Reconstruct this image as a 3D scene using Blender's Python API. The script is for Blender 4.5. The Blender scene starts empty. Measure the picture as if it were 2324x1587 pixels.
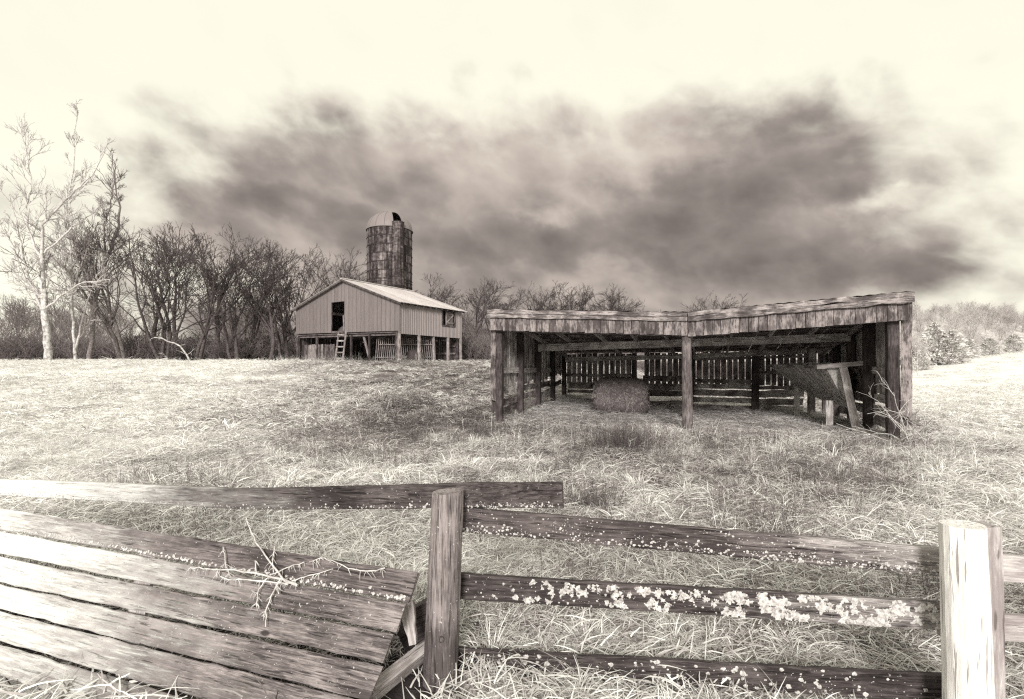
import bpy, math, random
import numpy as np
from mathutils import Vector, Matrix

# ------------------------------------------------------------------ camera, sky, sun, exposure
SC = bpy.context.scene
COL = SC.collection
EYE = 1.6
F, CX, HY = 1200.0, 1161.5, 838.0          # focal length, centre and horizon measured on a 2323 px wide print

cam_d = bpy.data.cameras.new("camera")
cam = bpy.data.objects.new("camera", cam_d)
COL.objects.link(cam)
cam.location = (0, 0, EYE)
cam.rotation_euler = (math.radians(90), 0, 0)
cam_d.sensor_width = 36
cam_d.lens = 36 * F / 2323
cam_d.shift_y = 44.5 / 2323
cam_d.clip_start = 0.05
cam_d.clip_end = 5000
SC.camera = cam

SC.view_settings.view_transform = 'Standard'
SC.view_settings.look = 'None'
SC.view_settings.exposure = 1.7
SC.view_settings.gamma = 1.0
SC.view_settings.use_curve_mapping = False
SC.cycles.use_denoising = False        # keep the grit of straw, bark and grain
SC.cycles.pixel_filter_type = 'BLACKMAN_HARRIS'
SC.cycles.filter_width = 1.25
SC.cycles.max_bounces = 6
SC.cycles.diffuse_bounces = 4

SUN_EL, SUN_AZ = math.radians(22), math.radians(186)   # behind the camera
sun_d = bpy.data.lights.new("sun", 'SUN')
sun_d.energy = 1.5
sun_d.angle = math.radians(14)
sun_d.color = (1.0, 0.96, 0.90)
sun = bpy.data.objects.new("sun", sun_d)
COL.objects.link(sun)
_d = Vector((math.sin(SUN_AZ) * math.cos(SUN_EL), math.cos(SUN_AZ) * math.cos(SUN_EL), math.sin(SUN_EL)))
sun.rotation_euler = _d.to_track_quat('Z', 'Y').to_euler()


class NT:
    """small helper to write node trees"""
    def __init__(s, tree):
        s.t = tree
        s.n = tree.nodes
        s.l = tree.links

    def node(s, typ, **kw):
        n = s.n.new(typ)
        for k, v in kw.items():
            setattr(n, k, v)
        return n

    def put(s, sock, v):
        if v is None:
            return
        if isinstance(v, bpy.types.NodeSocket):
            s.l.new(v, sock)
        else:
            sock.default_value = v

    def math(s, op, a, b=None, c=None, clamp=False):
        n = s.node('ShaderNodeMath', operation=op, use_clamp=clamp)
        s.put(n.inputs[0], a)
        s.put(n.inputs[1], b)
        s.put(n.inputs[2], c)
        return n.outputs[0]

    def noise(s, vec, scale, detail=4, rough=0.55, dist=0.0):
        n = s.node('ShaderNodeTexNoise')
        s.put(n.inputs['Vector'], vec)
        n.inputs['Scale'].default_value = scale
        n.inputs['Detail'].default_value = detail
        n.inputs['Roughness'].default_value = rough
        n.inputs['Distortion'].default_value = dist
        return n.outputs['Fac']

    def mapping(s, vec, scale=(1, 1, 1), loc=(0, 0, 0)):
        n = s.node('ShaderNodeMapping')
        s.put(n.inputs['Vector'], vec)
        s.put(n.inputs['Scale'], scale)
        s.put(n.inputs['Location'], loc)
        return n.outputs[0]

    def ramp(s, fac, stops):
        n = s.node('ShaderNodeValToRGB')
        s.put(n.inputs[0], fac)
        e = n.color_ramp.elements
        while len(e) < len(stops):
            e.new(0.5)
        for el, (p, c) in zip(e, stops):
            el.position = p
            el.color = (*c, 1) if len(c) == 3 else c
        return n.outputs[0]

    def mix(s, fac, a, b, typ='MIX'):
        n = s.node('ShaderNodeMix', data_type='RGBA', blend_type=typ)
        s.put(n.inputs[0], fac)
        s.put(n.inputs[6], a if isinstance(a, bpy.types.NodeSocket) else (*a, 1))
        s.put(n.inputs[7], b if isinstance(b, bpy.types.NodeSocket) else (*b, 1))
        return n.outputs[2]

    def mrange(s, v, a, b, c=0.0, d=1.0, smooth=True):
        n = s.node('ShaderNodeMapRange')
        n.interpolation_type = 'SMOOTHSTEP' if smooth else 'LINEAR'
        s.put(n.inputs[0], v)
        for i, q in enumerate((a, b, c, d)):
            n.inputs[i + 1].default_value = q
        return n.outputs[0]


# warm storm-light sky: a pale overcast veil with one dark cloud bank ahead
SKY_X, SKY_Y = 11.3, 0.9
world = bpy.data.worlds.new("World")
SC.world = world
world.use_nodes = True
w = NT(world.node_tree)
w.n.clear()
tc = w.node('ShaderNodeTexCoord').outputs['Generated']
sep = w.node('ShaderNodeSeparateXYZ')
w.put(sep.inputs[0], tc)
az = w.math('MULTIPLY', w.math('ARCTAN2', sep.outputs[0], sep.outputs[1]), 180 / math.pi)
el = w.math('MULTIPLY', w.math('ARCSINE', sep.outputs[2]), 180 / math.pi)
cmb = w.node('ShaderNodeCombineXYZ')
w.put(cmb.inputs[0], w.math('ADD', w.math('MULTIPLY', az, 0.058), w.math('MULTIPLY', el, 0.008)))
w.put(cmb.inputs[1], w.math('ADD', w.math('MULTIPLY', el, 0.075), w.math('MULTIPLY', az, 0.006)))
P = cmb.outputs[0]
warp = w.node('ShaderNodeTexNoise')
w.put(warp.inputs['Vector'], P)
warp.inputs['Scale'].default_value = 1.6
warp.inputs['Detail'].default_value = 4
va = w.node('ShaderNodeVectorMath', operation='MULTIPLY_ADD')
w.put(va.inputs[0], warp.outputs['Color'])
va.inputs[1].default_value = (0.22, 0.22, 0)
w.put(va.inputs[2], P)
PW = va.outputs[0]

# heavy folds of the bank: (bearing, height, half-width, half-height in degrees, darkening)
FOLDS = [(24, 18, 12, 3.2, 0.26), (27, 23.5, 8, 3.4, 0.22), (-23, 20, 12, 2.6, 0.17), (-26, 15.6, 14, 2.0, 0.24), (31, 10.2, 9, 2.2, 0.24),
         (4, 13.5, 15, 2.6, 0.14), (-14, 24.5, 7, 2.2, 0.12), (12, 22, 6, 2.6, -0.24), (-20, 25.5, 11, 2.2, -0.16), (-4, 24.5, 5, 3.2, -0.24),
         (4, 16.6, 3.4, 1.2, -0.22), (12, 9.8, 9, 2.2, -0.10), (34, 15.6, 4, 1.0, -0.18), (-30, 18.0, 7, 1.2, -0.06), (-21, 12.6, 14, 1.1, 0.06), (-29, 7.5, 12, 2.6, -0.45), (14, 8.0, 14, 3.0, -0.12)]


def cloud_density(vec):
    big = w.noise(w.mapping(vec, (1, 1, 1), (SKY_X, SKY_Y, 0)), 1.15, 2, 0.5)
    mid = w.noise(w.mapping(vec, (1, 1.25, 1), (3.1 + SKY_X, 2.2, 0)), 2.9, 3, 0.5)
    puff = w.node('ShaderNodeTexVoronoi', feature='F1')
    w.put(puff.inputs['Vector'], w.mapping(vec, (1, 1.1, 1), (2.2 + SKY_X, 8.1, 0)))
    puff.inputs['Scale'].default_value = 3.0
    puff.inputs['Detail'].default_value = 1.0
    puff.inputs['Roughness'].default_value = 0.4
    lump = w.math('SUBTRACT', 0.95, puff.outputs['Distance'])
    return w.math('ADD', w.math('ADD', w.math('MULTIPLY', big, 0.42), w.math('MULTIPLY', mid, 0.34)), w.math('MULTIPLY', lump, 0.24))


soft = cloud_density(PW)
lift = w.node('ShaderNodeVectorMath', operation='ADD')
w.put(lift.inputs[0], PW)
lift.inputs[1].default_value = (-0.03, 0.11, 0)
lit = w.math('SUBTRACT', soft, cloud_density(lift.outputs[0]))     # tops of the billows catch the light
fine = w.noise(w.mapping(PW, (1, 1.0, 1), (7.3 + SKY_X, 1.1, 0)), 5.5, 8, 0.6)
dens = w.math('ADD', w.math('MULTIPLY', soft, 0.84), w.math('MULTIPLY', fine, 0.16))
d1 = w.noise(w.mapping(P, (1, 1, 1), (31.7, 4.4, 0)), 3.2, 5, 0.55)
d2 = w.noise(w.mapping(P, (1, 1, 1), (12.9, 40.1, 0)), 3.2, 5, 0.55)
azw = w.math('ADD', az, w.math('MULTIPLY', w.math('SUBTRACT', d1, 0.5), 13.0))
elw = w.math('ADD', el, w.math('MULTIPLY', w.math('SUBTRACT', d2, 0.5), 7.0))
elw = w.math('ADD', elw, w.math('MULTIPLY', az, 0.03))
fold = None
for (fa, fe, fw, fh, fk) in FOLDS:
    qa = w.math('DIVIDE', w.math('SUBTRACT', azw, fa), fw)
    qe = w.math('DIVIDE', w.math('SUBTRACT', elw, fe), fh)
    q = w.math('ADD', w.math('MULTIPLY', qa, qa), w.math('MULTIPLY', qe, qe))
    g = w.math('MULTIPLY', w.math('POWER', 2.718, w.math('MULTIPLY', q, -1.0)), fk)
    fold = g if fold is None else w.math('ADD', fold, g)
# where the bank stands: a wide ellipse of bearings and heights
ex = w.math('DIVIDE', w.math('SUBTRACT', az, 2.5), 49.0)
dl = w.math('SUBTRACT', el, 11.5)
ey = w.math('ADD', w.math('DIVIDE', w.math('MAXIMUM', dl, 0.0), 18.5), w.math('DIVIDE', w.math('MINIMUM', dl, 0.0), 30.0))
rr = w.math('SQRT', w.math('ADD', w.math('MULTIPLY', ex, ex), w.math('MULTIPLY', ey, ey)))
edge = w.math('ADD', rr, w.math('MULTIPLY', w.math('SUBTRACT', dens, 0.5), -0.9))
edge = w.math('SUBTRACT', edge, w.math('MULTIPLY', fold, 0.35))
bank = w.mrange(edge, 1.02, 0.70)
low = w.mrange(el, 25.0, 8.0, -0.14, 0.10)
core = w.math('ADD', w.math('ADD', w.math('ADD', 0.52, low), fold), w.math('MULTIPLY', w.math('SUBTRACT', dens, 0.5), 1.3))
core = w.math('SUBTRACT', core, w.math('MULTIPLY', lit, 1.15), clamp=True)
cloud = w.ramp(core, [(0.0, (0.84, 0.765, 0.66)), (0.28, (0.60, 0.52, 0.46)), (0.55, (0.33, 0.284, 0.258)), (0.8, (0.20, 0.169, 0.155)), (1.0, (0.125, 0.105, 0.097))])
sky = w.node('ShaderNodeTexSky', sky_type='NISHITA')
sky.sun_disc = False
sky.sun_elevation = SUN_EL
sky.sun_rotation = SUN_AZ
bw = w.node('ShaderNodeRGBToBW')
w.put(bw.inputs[0], sky.outputs[0])
clear = w.math('MULTIPLY', w.math('MINIMUM', bw.outputs[0], 9.0), 0.03)
veil_k = w.math('ADD', w.math('ADD', clear, 0.95), w.math('MULTIPLY', w.mrange(dens, 0.4, 0.62), -0.03))
veil_n = w.node('ShaderNodeVectorMath', operation='SCALE')
veil_n.inputs[0].default_value = (1.0, 0.972, 0.815)
w.put(veil_n.inputs['Scale'], veil_k)
skycol = w.mix(bank, veil_n.outputs[0], cloud)
bg = w.node('ShaderNodeBackground')
w.put(bg.inputs['Color'], skycol)
SKY_GAIN = 1.0 / 2 ** 1.7
bg.inputs['Strength'].default_value = SKY_GAIN
wo = w.node('ShaderNodeOutputWorld')
w.l.new(bg.outputs[0], wo.inputs['Surface'])

# ------------------------------------------------------------------ helpers
RNG = np.random.default_rng(7)
random.seed(7)


def V(*a):
    return Vector(a)


def px(x, y, Z):
    """a point at depth Z seen at (x, y) of the print"""
    return Vector(((x - CX) / F * Z, Z, EYE - (y - HY) / F * Z))


def ss(a, b, x):
    t = np.clip((np.asarray(x, float) - a) / (b - a), 0, 1)
    return t * t * (3 - 2 * t)


def vnoise(x, y, s, seed=0):
    """cheap smooth value noise"""
    x = np.asarray(x, float) / s + seed * 17.3
    y = np.asarray(y, float) / s - seed * 9.1
    xi, yi = np.floor(x), np.floor(y)
    fx, fy = x - xi, y - yi
    fx, fy = fx * fx * (3 - 2 * fx), fy * fy * (3 - 2 * fy)

    def h(a, b):
        q = np.sin(a * 127.1 + b * 311.7 + seed * 74.7) * 43758.5453
        return q - np.floor(q)
    return (h(xi, yi) * (1 - fx) + h(xi + 1, yi) * fx) * (1 - fy) + (h(xi, yi + 1) * (1 - fx) + h(xi + 1, yi + 1) * fx) * fy


def ground_z(X, Y):
    X, Y = np.asarray(X, float), np.asarray(Y, float)
    left = 2.1 * ss(13, 37, Y) * (1 - ss(-6, 8, X - 0.30 * (Y - 15)))
    right = 4.2 * ss(30, 80, X) * ss(24, 74, Y)
    hump = (vnoise(X, Y, 3.1, 1) - 0.5) * 0.12 + (vnoise(X, Y, 0.9, 2) - 0.5) * 0.05
    hump = hump * ss(3, 9, Y) * (0.35 + 0.65 * (1 - ss(60, 120, Y)))
    return left + right + hump - 0.03


def gz(x, y):
    return float(ground_z(x, y))


def paleness(X, Y):
    """0 rough dark weeds .. 1 bleached straw; left and right a pale edge vignette is painted into the colour"""
    X, Y = np.asarray(X, float), np.asarray(Y, float)
    n = vnoise(X, Y, 2.3, 5) * 0.5 + vnoise(X, Y, 0.7, 6) * 0.3 + vnoise(X, Y, 7, 7) * 0.2
    l = ss(-1.0, 9.0, -X - 0.34 * Y + 1.6)  # left edge vignette: brightness put into ground and straw colour
    r = ss(0.0, 4.5, X - 0.60 * Y - 0.3)  # right edge vignette, painted into the colour likewise
    near = 0.22 * (1 - ss(4, 10, Y))
    mid = 0.16 * ss(11, 14, Y) * (1 - ss(16, 22, Y))
    bare = ss(0.0, 0.12, Y - 2.38 + 0.27 * (X + 0.85)) * (1 - ss(3.0, 3.35, Y + 0.21 * (X + 0.4))) * (1 - ss(-0.5, -0.2, X))  # shade under the fallen panel put into the ground colour
    return np.clip((1 - bare) * 1.0 + -1.0 + 0.38 + (n - 0.5) * 0.75 + 0.75 * l + 0.7 * r + near - mid, 0, 1)  # bare is the painted shade under the fallen panel


def tone(v):
    """warm sepia-grey of lightness v"""
    t = min(1.0, v / 0.75)
    return (v, v * (0.815 + 0.18 * t), v * (0.84 + 0.13 * t))


WM = {}


def link(o, M=None, parent=None):
    COL.objects.link(o)
    M = Matrix.Identity(4) if M is None else M
    WM[o.name] = M
    if parent is not None:
        o.parent = parent
        o.matrix_basis = WM[parent.name].inverted() @ M
    else:
        o.matrix_basis = M
    return o


def empty(name, loc, label, cat, group=None):
    o = bpy.data.objects.new(name, None)
    o.empty_display_size = 0.2
    link(o, Matrix.Translation(loc))
    return tag(o, label, cat, group)


def tag(o, label=None, cat=None, group=None, kind=None):
    for k, v in (('label', label), ('category', cat), ('group', group), ('kind', kind)):
        if v:
            o[k] = v
    return o


def mesh_np(name, verts, faces, mat, smooth=False):
    """faces: list of index tuples or an (n,k) array"""
    me = bpy.data.meshes.new(name)
    verts = np.asarray(verts, np.float32)
    if isinstance(faces, np.ndarray):
        n, k = faces.shape
        me.vertices.add(len(verts))
        me.vertices.foreach_set('co', verts.ravel())
        me.loops.add(n * k)
        me.loops.foreach_set('vertex_index', faces.astype(np.int32).ravel())
        me.polygons.add(n)
        me.polygons.foreach_set('loop_start', np.arange(0, n * k, k, dtype=np.int32))
        me.update(calc_edges=True)
        me.validate()
    else:
        me.from_pydata([tuple(map(float, v)) for v in verts], [], [tuple(map(int, f)) for f in faces])
        me.update()
    if smooth:
        me.polygons.foreach_set('use_smooth', np.ones(len(me.polygons), bool))
    if mat:
        me.materials.append(mat)
    return me


def obj(name, verts, faces, mat, parent=None, M=None, smooth=False):
    o = bpy.data.objects.new(name, mesh_np(name, verts, faces, mat, smooth))
    return link(o, M, parent)


def frame(p0, xdir, wd):
    x = xdir.normalized()
    z = wd - x * wd.dot(x)
    z.normalize()
    y = z.cross(x)
    return Matrix(((x.x, y.x, z.x, p0.x), (x.y, y.y, z.y, p0.y), (x.z, y.z, z.z, p0.z), (0, 0, 0, 1)))


def plank_mesh(L, w0, w1, t, seg=3, rag=0.0, warp=0.0, cham=0.0, endrag=0.0, rng=RNG, slope_end=0.0):
    """a sawn board along +X, width on Z, thickness on Y"""
    xs = np.linspace(0, L, seg + 1)
    prof = [(-.5, -.5), (.5, -.5), (.5, .5), (-.5, .5)] if cham == 0 else None
    rings = []
    wob = np.cumsum(rng.normal(0, 1, seg + 1)) / math.sqrt(seg + 1)
    wob2 = np.cumsum(rng.normal(0, 1, seg + 1)) / math.sqrt(seg + 1)
    for i, x in enumerate(xs):
        f = i / seg
        ww = w0 + (w1 - w0) * f
        top, bot = ww / 2 + rng.normal(0, rag), -ww / 2 + rng.normal(0, rag)
        dy, dz = wob[i] * warp, wob2[i] * warp * 0.6
        c = cham
        if c == 0:
            ring = [(-t / 2, bot), (t / 2, bot), (t / 2, top), (-t / 2, top)]
        else:
            ring = [(-t / 2, bot + c), (-t / 2 + c, bot), (t / 2 - c, bot), (t / 2, bot + c),
                    (t / 2, top - c), (t / 2 - c, top), (-t / 2 + c, top), (-t / 2, top - c)]
        e = endrag if i in (0, seg) else 0.0
        rings.append([(x + (rng.normal(0, e) if e else 0) + (slope_end * zz if i == seg else 0), yy + dy, zz + dz) for yy, zz in ring])
    k = len(rings[0])
    verts = [v for r in rings for v in r]
    faces = []
    for i in range(seg):
        for j in range(k):
            a, b = i * k + j, i * k + (j + 1) % k
            faces.append((a, b, b + k, a + k))
    faces.append(tuple(range(k))[::-1])
    faces.append(tuple(seg * k + j for j in range(k)))
    # outward winding: profile runs counter-clockwise seen from +X
    faces = [f[::-1] for f in faces]
    return verts, faces


def plank(name, p0, p1, w, t, mat, parent=None, wd=None, w1=None, **kw):
    p0, p1 = Vector(p0), Vector(p1)
    d = p1 - p0
    v, f = plank_mesh(d.length, w, w if w1 is None else w1, t, **kw)
    wd = Vector(wd) if wd is not None else Vector((0, 0, 1))
    return obj(name, v, f, mat, parent, frame(p0, d, wd))


def tube(pts, rad, sides=6, cap=True, jitter=0.0, rng=RNG):
    """vertices and quads of a tapered tube"""
    pts = np.asarray(pts, float)
    n = len(pts)
    rad = np.asarray(rad, float) * np.ones(n)
    d = np.gradient(pts, axis=0)
    d /= np.linalg.norm(d, axis=1)[:, None] + 1e-9
    ref = np.array([0, 0, 1.0]) if abs(d[0][2]) < 0.9 else np.array([1.0, 0, 0])
    a = np.cross(d, ref)
    a /= np.linalg.norm(a, axis=1)[:, None] + 1e-9
    b = np.cross(d, a)
    th = np.arange(sides) * 2 * math.pi / sides
    R = rad[:, None] * (1 + (rng.normal(0, jitter, (n, sides)) if jitter else 0))
    v = pts[:, None, :] + R[..., None] * (np.cos(th)[None, :, None] * a[:, None, :] + np.sin(th)[None, :, None] * b[:, None, :])
    i = np.arange(n - 1)[:, None] * sides
    j = np.arange(sides)[None, :]
    jn = (j + 1) % sides
    q = np.stack([i + j, i + sides + j, i + sides + jn, i + jn], -1).reshape(-1, 4)
    return v.reshape(-1, 3), q


class Bag:
    """collects vertices and quads of one mesh"""
    def __init__(s):
        s.v, s.f, s.n = [], [], 0

    def add(s, v, f):
        s.v.append(np.asarray(v, float))
        s.f.append(np.asarray(f) + s.n)
        s.n += len(v)

    def mesh(s, name, mat, smooth=False):
        return mesh_np(name, np.concatenate(s.v), np.concatenate(s.f), mat, smooth)


def round_post_mesh(H, r0, r1, seg=10, sides=16, jit=0.02, tilt_top=0.0, oval=1.0, rng=RNG):
    """upright log; ring shape wanders a little, the sawn top may slope"""
    th = np.arange(sides) * 2 * math.pi / sides
    base = 1 + 0.05 * np.sin(2 * th + 1) + 0.03 * np.sin(3 * th) + rng.normal(0, 0.012, sides)
    v = []
    for i in range(seg + 1):
        f = i / seg
        r = (r0 + (r1 - r0) * f) * base * (1 + rng.normal(0, jit * 0.35, sides))
        z = H * f + (tilt_top * np.cos(th) if i == seg else 0 * th)
        v.append(np.stack([r * np.cos(th), r * np.sin(th) * oval, z], 1))
    v = np.concatenate(v)
    faces = []
    for i in range(seg):
        for j in range(sides):
            a, b = i * sides + j, i * sides + (j + 1) % sides
            faces.append((a, b, b + sides, a + sides))
    top = [seg * sides + j for j in range(sides)]
    v = np.vstack([v, v[top].mean(0) + [0, 0, -0.004], [0, 0, 0]])
    c = len(v) - 2
    for j in range(sides):
        faces.append((top[j], top[(j + 1) % sides], c))
        faces.append(((j + 1) % sides, j, c + 1))
    return v, faces


def round_post(name, x, y, z0, z1, r0, r1, mat, parent=None, lean=(0, 0), **kw):
    H = z1 - z0
    v, f = round_post_mesh(H, r0, r1, **kw)
    v = np.array(v)
    v[:, 0] += lean[0] * v[:, 2] / H
    v[:, 1] += lean[1] * v[:, 2] / H
    return obj(name, v, f, mat, parent, Matrix.Translation((x, y, z0)))


# ------------------------------------------------------------------ materials
def new_mat(name, rough=0.85, spec=0.25):
    m = bpy.data.materials.new(name)
    m.use_nodes = True
    t = NT(m.node_tree)
    b = m.node_tree.nodes['Principled BSDF']
    b.inputs['Roughness'].default_value = rough
    b.inputs['Specular IOR Level'].default_value = spec
    return m, t, b


def obj_coords(t, spread=31.0):
    c = t.node('ShaderNodeTexCoord').outputs['Object']
    r = t.node('ShaderNodeObjectInfo').outputs['Random']
    off = t.node('ShaderNodeCombineXYZ')
    t.put(off.inputs[0], t.math('MULTIPLY', r, spread))
    t.put(off.inputs[1], t.math('MULTIPLY', r, spread * 2.7))
    t.put(off.inputs[2], t.math('MULTIPLY', r, spread * 5.1))
    a = t.node('ShaderNodeVectorMath', operation='ADD')
    t.put(a.inputs[0], c)
    t.put(a.inputs[1], off.outputs[0])
    return c, a.outputs[0], r


def bump(t, b, h, strength=0.5, dist=0.01):
    n = t.node('ShaderNodeBump')
    n.inputs['Strength'].default_value = strength
    n.inputs['Distance'].default_value = dist
    t.put(n.inputs['Height'], h)
    t.put(b.inputs['Normal'], n.outputs[0])


def wood(name, dark, light, axis='X', grain=26.0, stretch=14.0, blotch=0.5, specks=0.0, vignette=None, stain=0.0, vary=0.25, bs=0.6, knots=False):
    """weathered grey timber, grain along one local axis"""
    m, t, b = new_mat(name, 0.9, 0.15)
    raw, c, rnd = obj_coords(t)
    s = {'X': (1 / stretch, 1, 1), 'Z': (1, 1, 1 / stretch)}[axis]
    gm = t.mapping(c, s)
    g1 = t.noise(gm, grain * 2.2, 6, 0.68, 0.5)
    g2 = t.noise(gm, grain * 6.5, 4, 0.75)
    g = t.math('ADD', t.math('MULTIPLY', g1, 0.6), t.math('MULTIPLY', g2, 0.4))
    bl = t.noise(c, 2.6, 5, 0.6)
    k = t.mrange(t.math('ADD', g, t.math('MULTIPLY', t.math('SUBTRACT', bl, 0.5), blotch)), 0.36, 0.66)
    k = t.math('ADD', k, t.math('MULTIPLY', t.math('SUBTRACT', rnd, 0.5), vary), clamp=True)
    mid_ = tuple((a * 0.6 + q * 0.4) for a, q in zip(tone(dark), tone(light)))
    colr = t.ramp(k, [(0.0, tone(dark)), (0.5, mid_), (1.0, tone(light))])
    cracks = t.mrange(t.noise(gm, grain * 2.6, 3, 0.5, 0.3), 0.40, 0.33)
    colr = t.mix(t.math('MULTIPLY', cracks, 0.75), colr, tone(dark * 0.35))
    if knots:
        vo = t.node('ShaderNodeTexVoronoi', feature='F1')
        t.put(vo.inputs['Vector'], t.mapping(c, (0.8, 0.0, 1.7) if axis == 'X' else (1.7, 1.7, 0.8)))
        vo.inputs['Scale'].default_value = 3.2
        kn = t.mrange(t.math('ADD', vo.outputs['Distance'], t.math('MULTIPLY', t.math('SUBTRACT', g2, 0.5), 0.06)), 0.085, 0.05)
        colr = t.mix(t.math('MULTIPLY', kn, 0.85), colr, tone(dark * 0.4))
    if stain:
        st = t.mrange(t.noise(t.mapping(c, (0.7, 2.4, 2.4) if axis == 'X' else (2.4, 2.4, 0.7)), 2.3, 6, 0.65), 0.50, 0.60)
        colr = t.mix(t.math('MULTIPLY', st, stain), colr, tone(dark * 0.6))
    if vignette is not None:
        x0, x1, val = vignette  # white edge vignette: brightness put into the wood colour along local X
        sx = t.node('ShaderNodeSeparateXYZ')
        t.put(sx.inputs[0], raw)
        wn = t.math('MULTIPLY', t.math('SUBTRACT', t.noise(t.mapping(c, (0.5, 2.5, 2.5)), 3.0, 6, 0.75), 0.5), 2.6)
        f = t.mrange(t.math('ADD', t.math('ADD', sx.outputs[0], wn), t.math('MULTIPLY', t.math('SUBTRACT', g, 0.5), 4.5)), x0, x1)
        colr = t.mix(t.math('MULTIPLY', f, 0.92), colr, tone(val))
    if specks:
        sp = t.mrange(t.noise(c, 55, 3, 0.6), 0.66, 0.70)
        sp = t.math('MULTIPLY', sp, t.mrange(t.noise(c, 5, 3, 0.6), 0.42, 0.6))
        colr = t.mix(t.math('MULTIPLY', sp, specks), colr, tone(0.66))
    t.put(b.inputs['Base Color'], colr)
    bump(t, b, t.math('SUBTRACT', g, t.math('MULTIPLY', cracks, 0.5)), bs, 0.012)
    return m


M_RAIL = wood("rail_wood", 0.030, 0.135, specks=0.75, bs=0.8)
M_RAIL_R = wood("rail_wood_vignette_end", knots=True, dark=0.030, light=0.135, specks=0.75, vignette=(1.5, 3.3, 0.50), bs=0.8)  # right-hand end lightened with painted vignette light
M_RAIL_L = wood("rail_wood_vignette_left", knots=True, dark=0.030, light=0.135, specks=0.5, vignette=(-0.9, -3.6, 0.70), bs=0.8)  # left end whitened: vignette light in the wood colour
M_PANEL = wood("fallen_board_wood", knots=True, dark=0.055, light=0.30, grain=30, specks=0.55, vignette=(-0.7, -2.9, 0.74), bs=0.8)  # vignette light put into the left part of the boards
M_PANELTOP = wood("fallen_top_board_wood", knots=True, dark=0.035, light=0.20, grain=30, specks=0.6, vignette=(-1.3, -3.3, 0.66), bs=0.8)  # top board carries the same painted vignette light
M_POST = wood("fence_post_wood", 0.06, 0.27, 'Z', grain=24, stretch=18, blotch=0.7, specks=0.8)
M_POSTPALE = wood("post_wood_vignette", 0.55, 0.86, 'Z', grain=22, stretch=18, blotch=0.3)  # almost white: edge vignette light put into the post colour
M_FASCIA = wood("fascia_wood", 0.07, 0.27, 'X', grain=14, stretch=7, blotch=0.9, stain=0.85, vary=0.5)
M_TRIM = wood("roof_edge_wood", 0.07, 0.34, 'X', grain=20, stretch=12, blotch=0.9, stain=0.6)
M_SHEDPOST = wood("shed_post_wood", 0.030, 0.105, 'X', grain=16, stretch=10)
M_SHEDPOLE = wood("shed_pole_wood", 0.075, 0.26, 'Z', grain=16, stretch=10)
M_WALL = wood("shed_wall_wood", 0.15, 0.55, 'X', grain=14, stretch=10, blotch=0.9, vary=0.5)
M_BACK = wood("shed_back_wood", 0.08, 0.36, 'X', grain=14, stretch=10, blotch=0.9, vary=0.4)
M_BEAM = wood("shed_beam_wood", 0.25, 0.60, 'X', grain=14, stretch=14, blotch=0.7)
M_PALEBOARD = wood("pale_weathered_wood", 0.24, 0.52, 'X', grain=14, stretch=10)
M_BARNPOST = wood("barn_post_wood", 0.14, 0.42, 'X', grain=9, stretch=8)
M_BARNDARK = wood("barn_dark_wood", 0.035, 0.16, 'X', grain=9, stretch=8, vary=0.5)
M_LATH = wood("lath_wood", 0.12, 0.34, 'X', grain=9, stretch=8, vary=0.5)


def simple(name, v, rough=0.9, nscale=8, namp=0.4, spec=0.15):
    m, t, b = new_mat(name, rough, spec)
    raw, c, rnd = obj_coords(t)
    n = t.noise(c, nscale, 5, 0.65)
    t.put(b.inputs['Base Color'], t.ramp(n, [(0.3, tone(v * (1 - namp))), (0.7, tone(min(0.9, v * (1 + namp))))]))
    bump(t, b, n, 0.4, 0.02)
    return m


def metal_sheet(name, lo, hi, rust=0.35, metallic=0.0, axis=2):
    """painted or galvanised sheet steel, streaked down the fall"""
    m, t, b = new_mat(name, 0.55, 0.35)
    raw, c, rnd = obj_coords(t)
    sc = [3.5, 3.5, 3.5]
    sc[axis] = 0.35
    st = t.noise(t.mapping(c, tuple(sc)), 2.0, 6, 0.65)
    fn = t.noise(t.mapping(c, tuple(q * 4 for q in sc)), 2.0, 4, 0.6)
    k = t.math('ADD', t.math('MULTIPLY', st, 0.7), t.math('MULTIPLY', fn, 0.3))
    k = t.math('ADD', k, t.math('MULTIPLY', t.math('SUBTRACT', rnd, 0.5), 0.22))
    colr = t.ramp(k, [(0.25, tone(lo)), (0.75, tone(hi))])
    r_ = t.mrange(t.noise(t.mapping(c, tuple(sc)), 3.6, 6, 0.7), 0.56, 0.68)
    colr = t.mix(t.math('MULTIPLY', r_, rust), colr, tone(lo * 0.4))
    t.put(b.inputs['Base Color'], colr)
    b.inputs['Metallic'].default_value = metallic
    bump(t, b, k, 0.15, 0.01)
    return m


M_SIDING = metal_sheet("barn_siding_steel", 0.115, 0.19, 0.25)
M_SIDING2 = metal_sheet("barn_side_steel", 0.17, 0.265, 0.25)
M_ROOF = metal_sheet("barn_roof_steel", 0.26, 0.52, 0.45, axis=0)
M_ROOFDARK = simple("roof_underside", 0.22, nscale=5)
M_DOME = metal_sheet("silo_dome_steel", 0.15, 0.20, 0.08)
M_HOOP = simple("rusted_hoop_steel", 0.055)
M_VOID = simple("dark_interior", 0.02)

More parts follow.
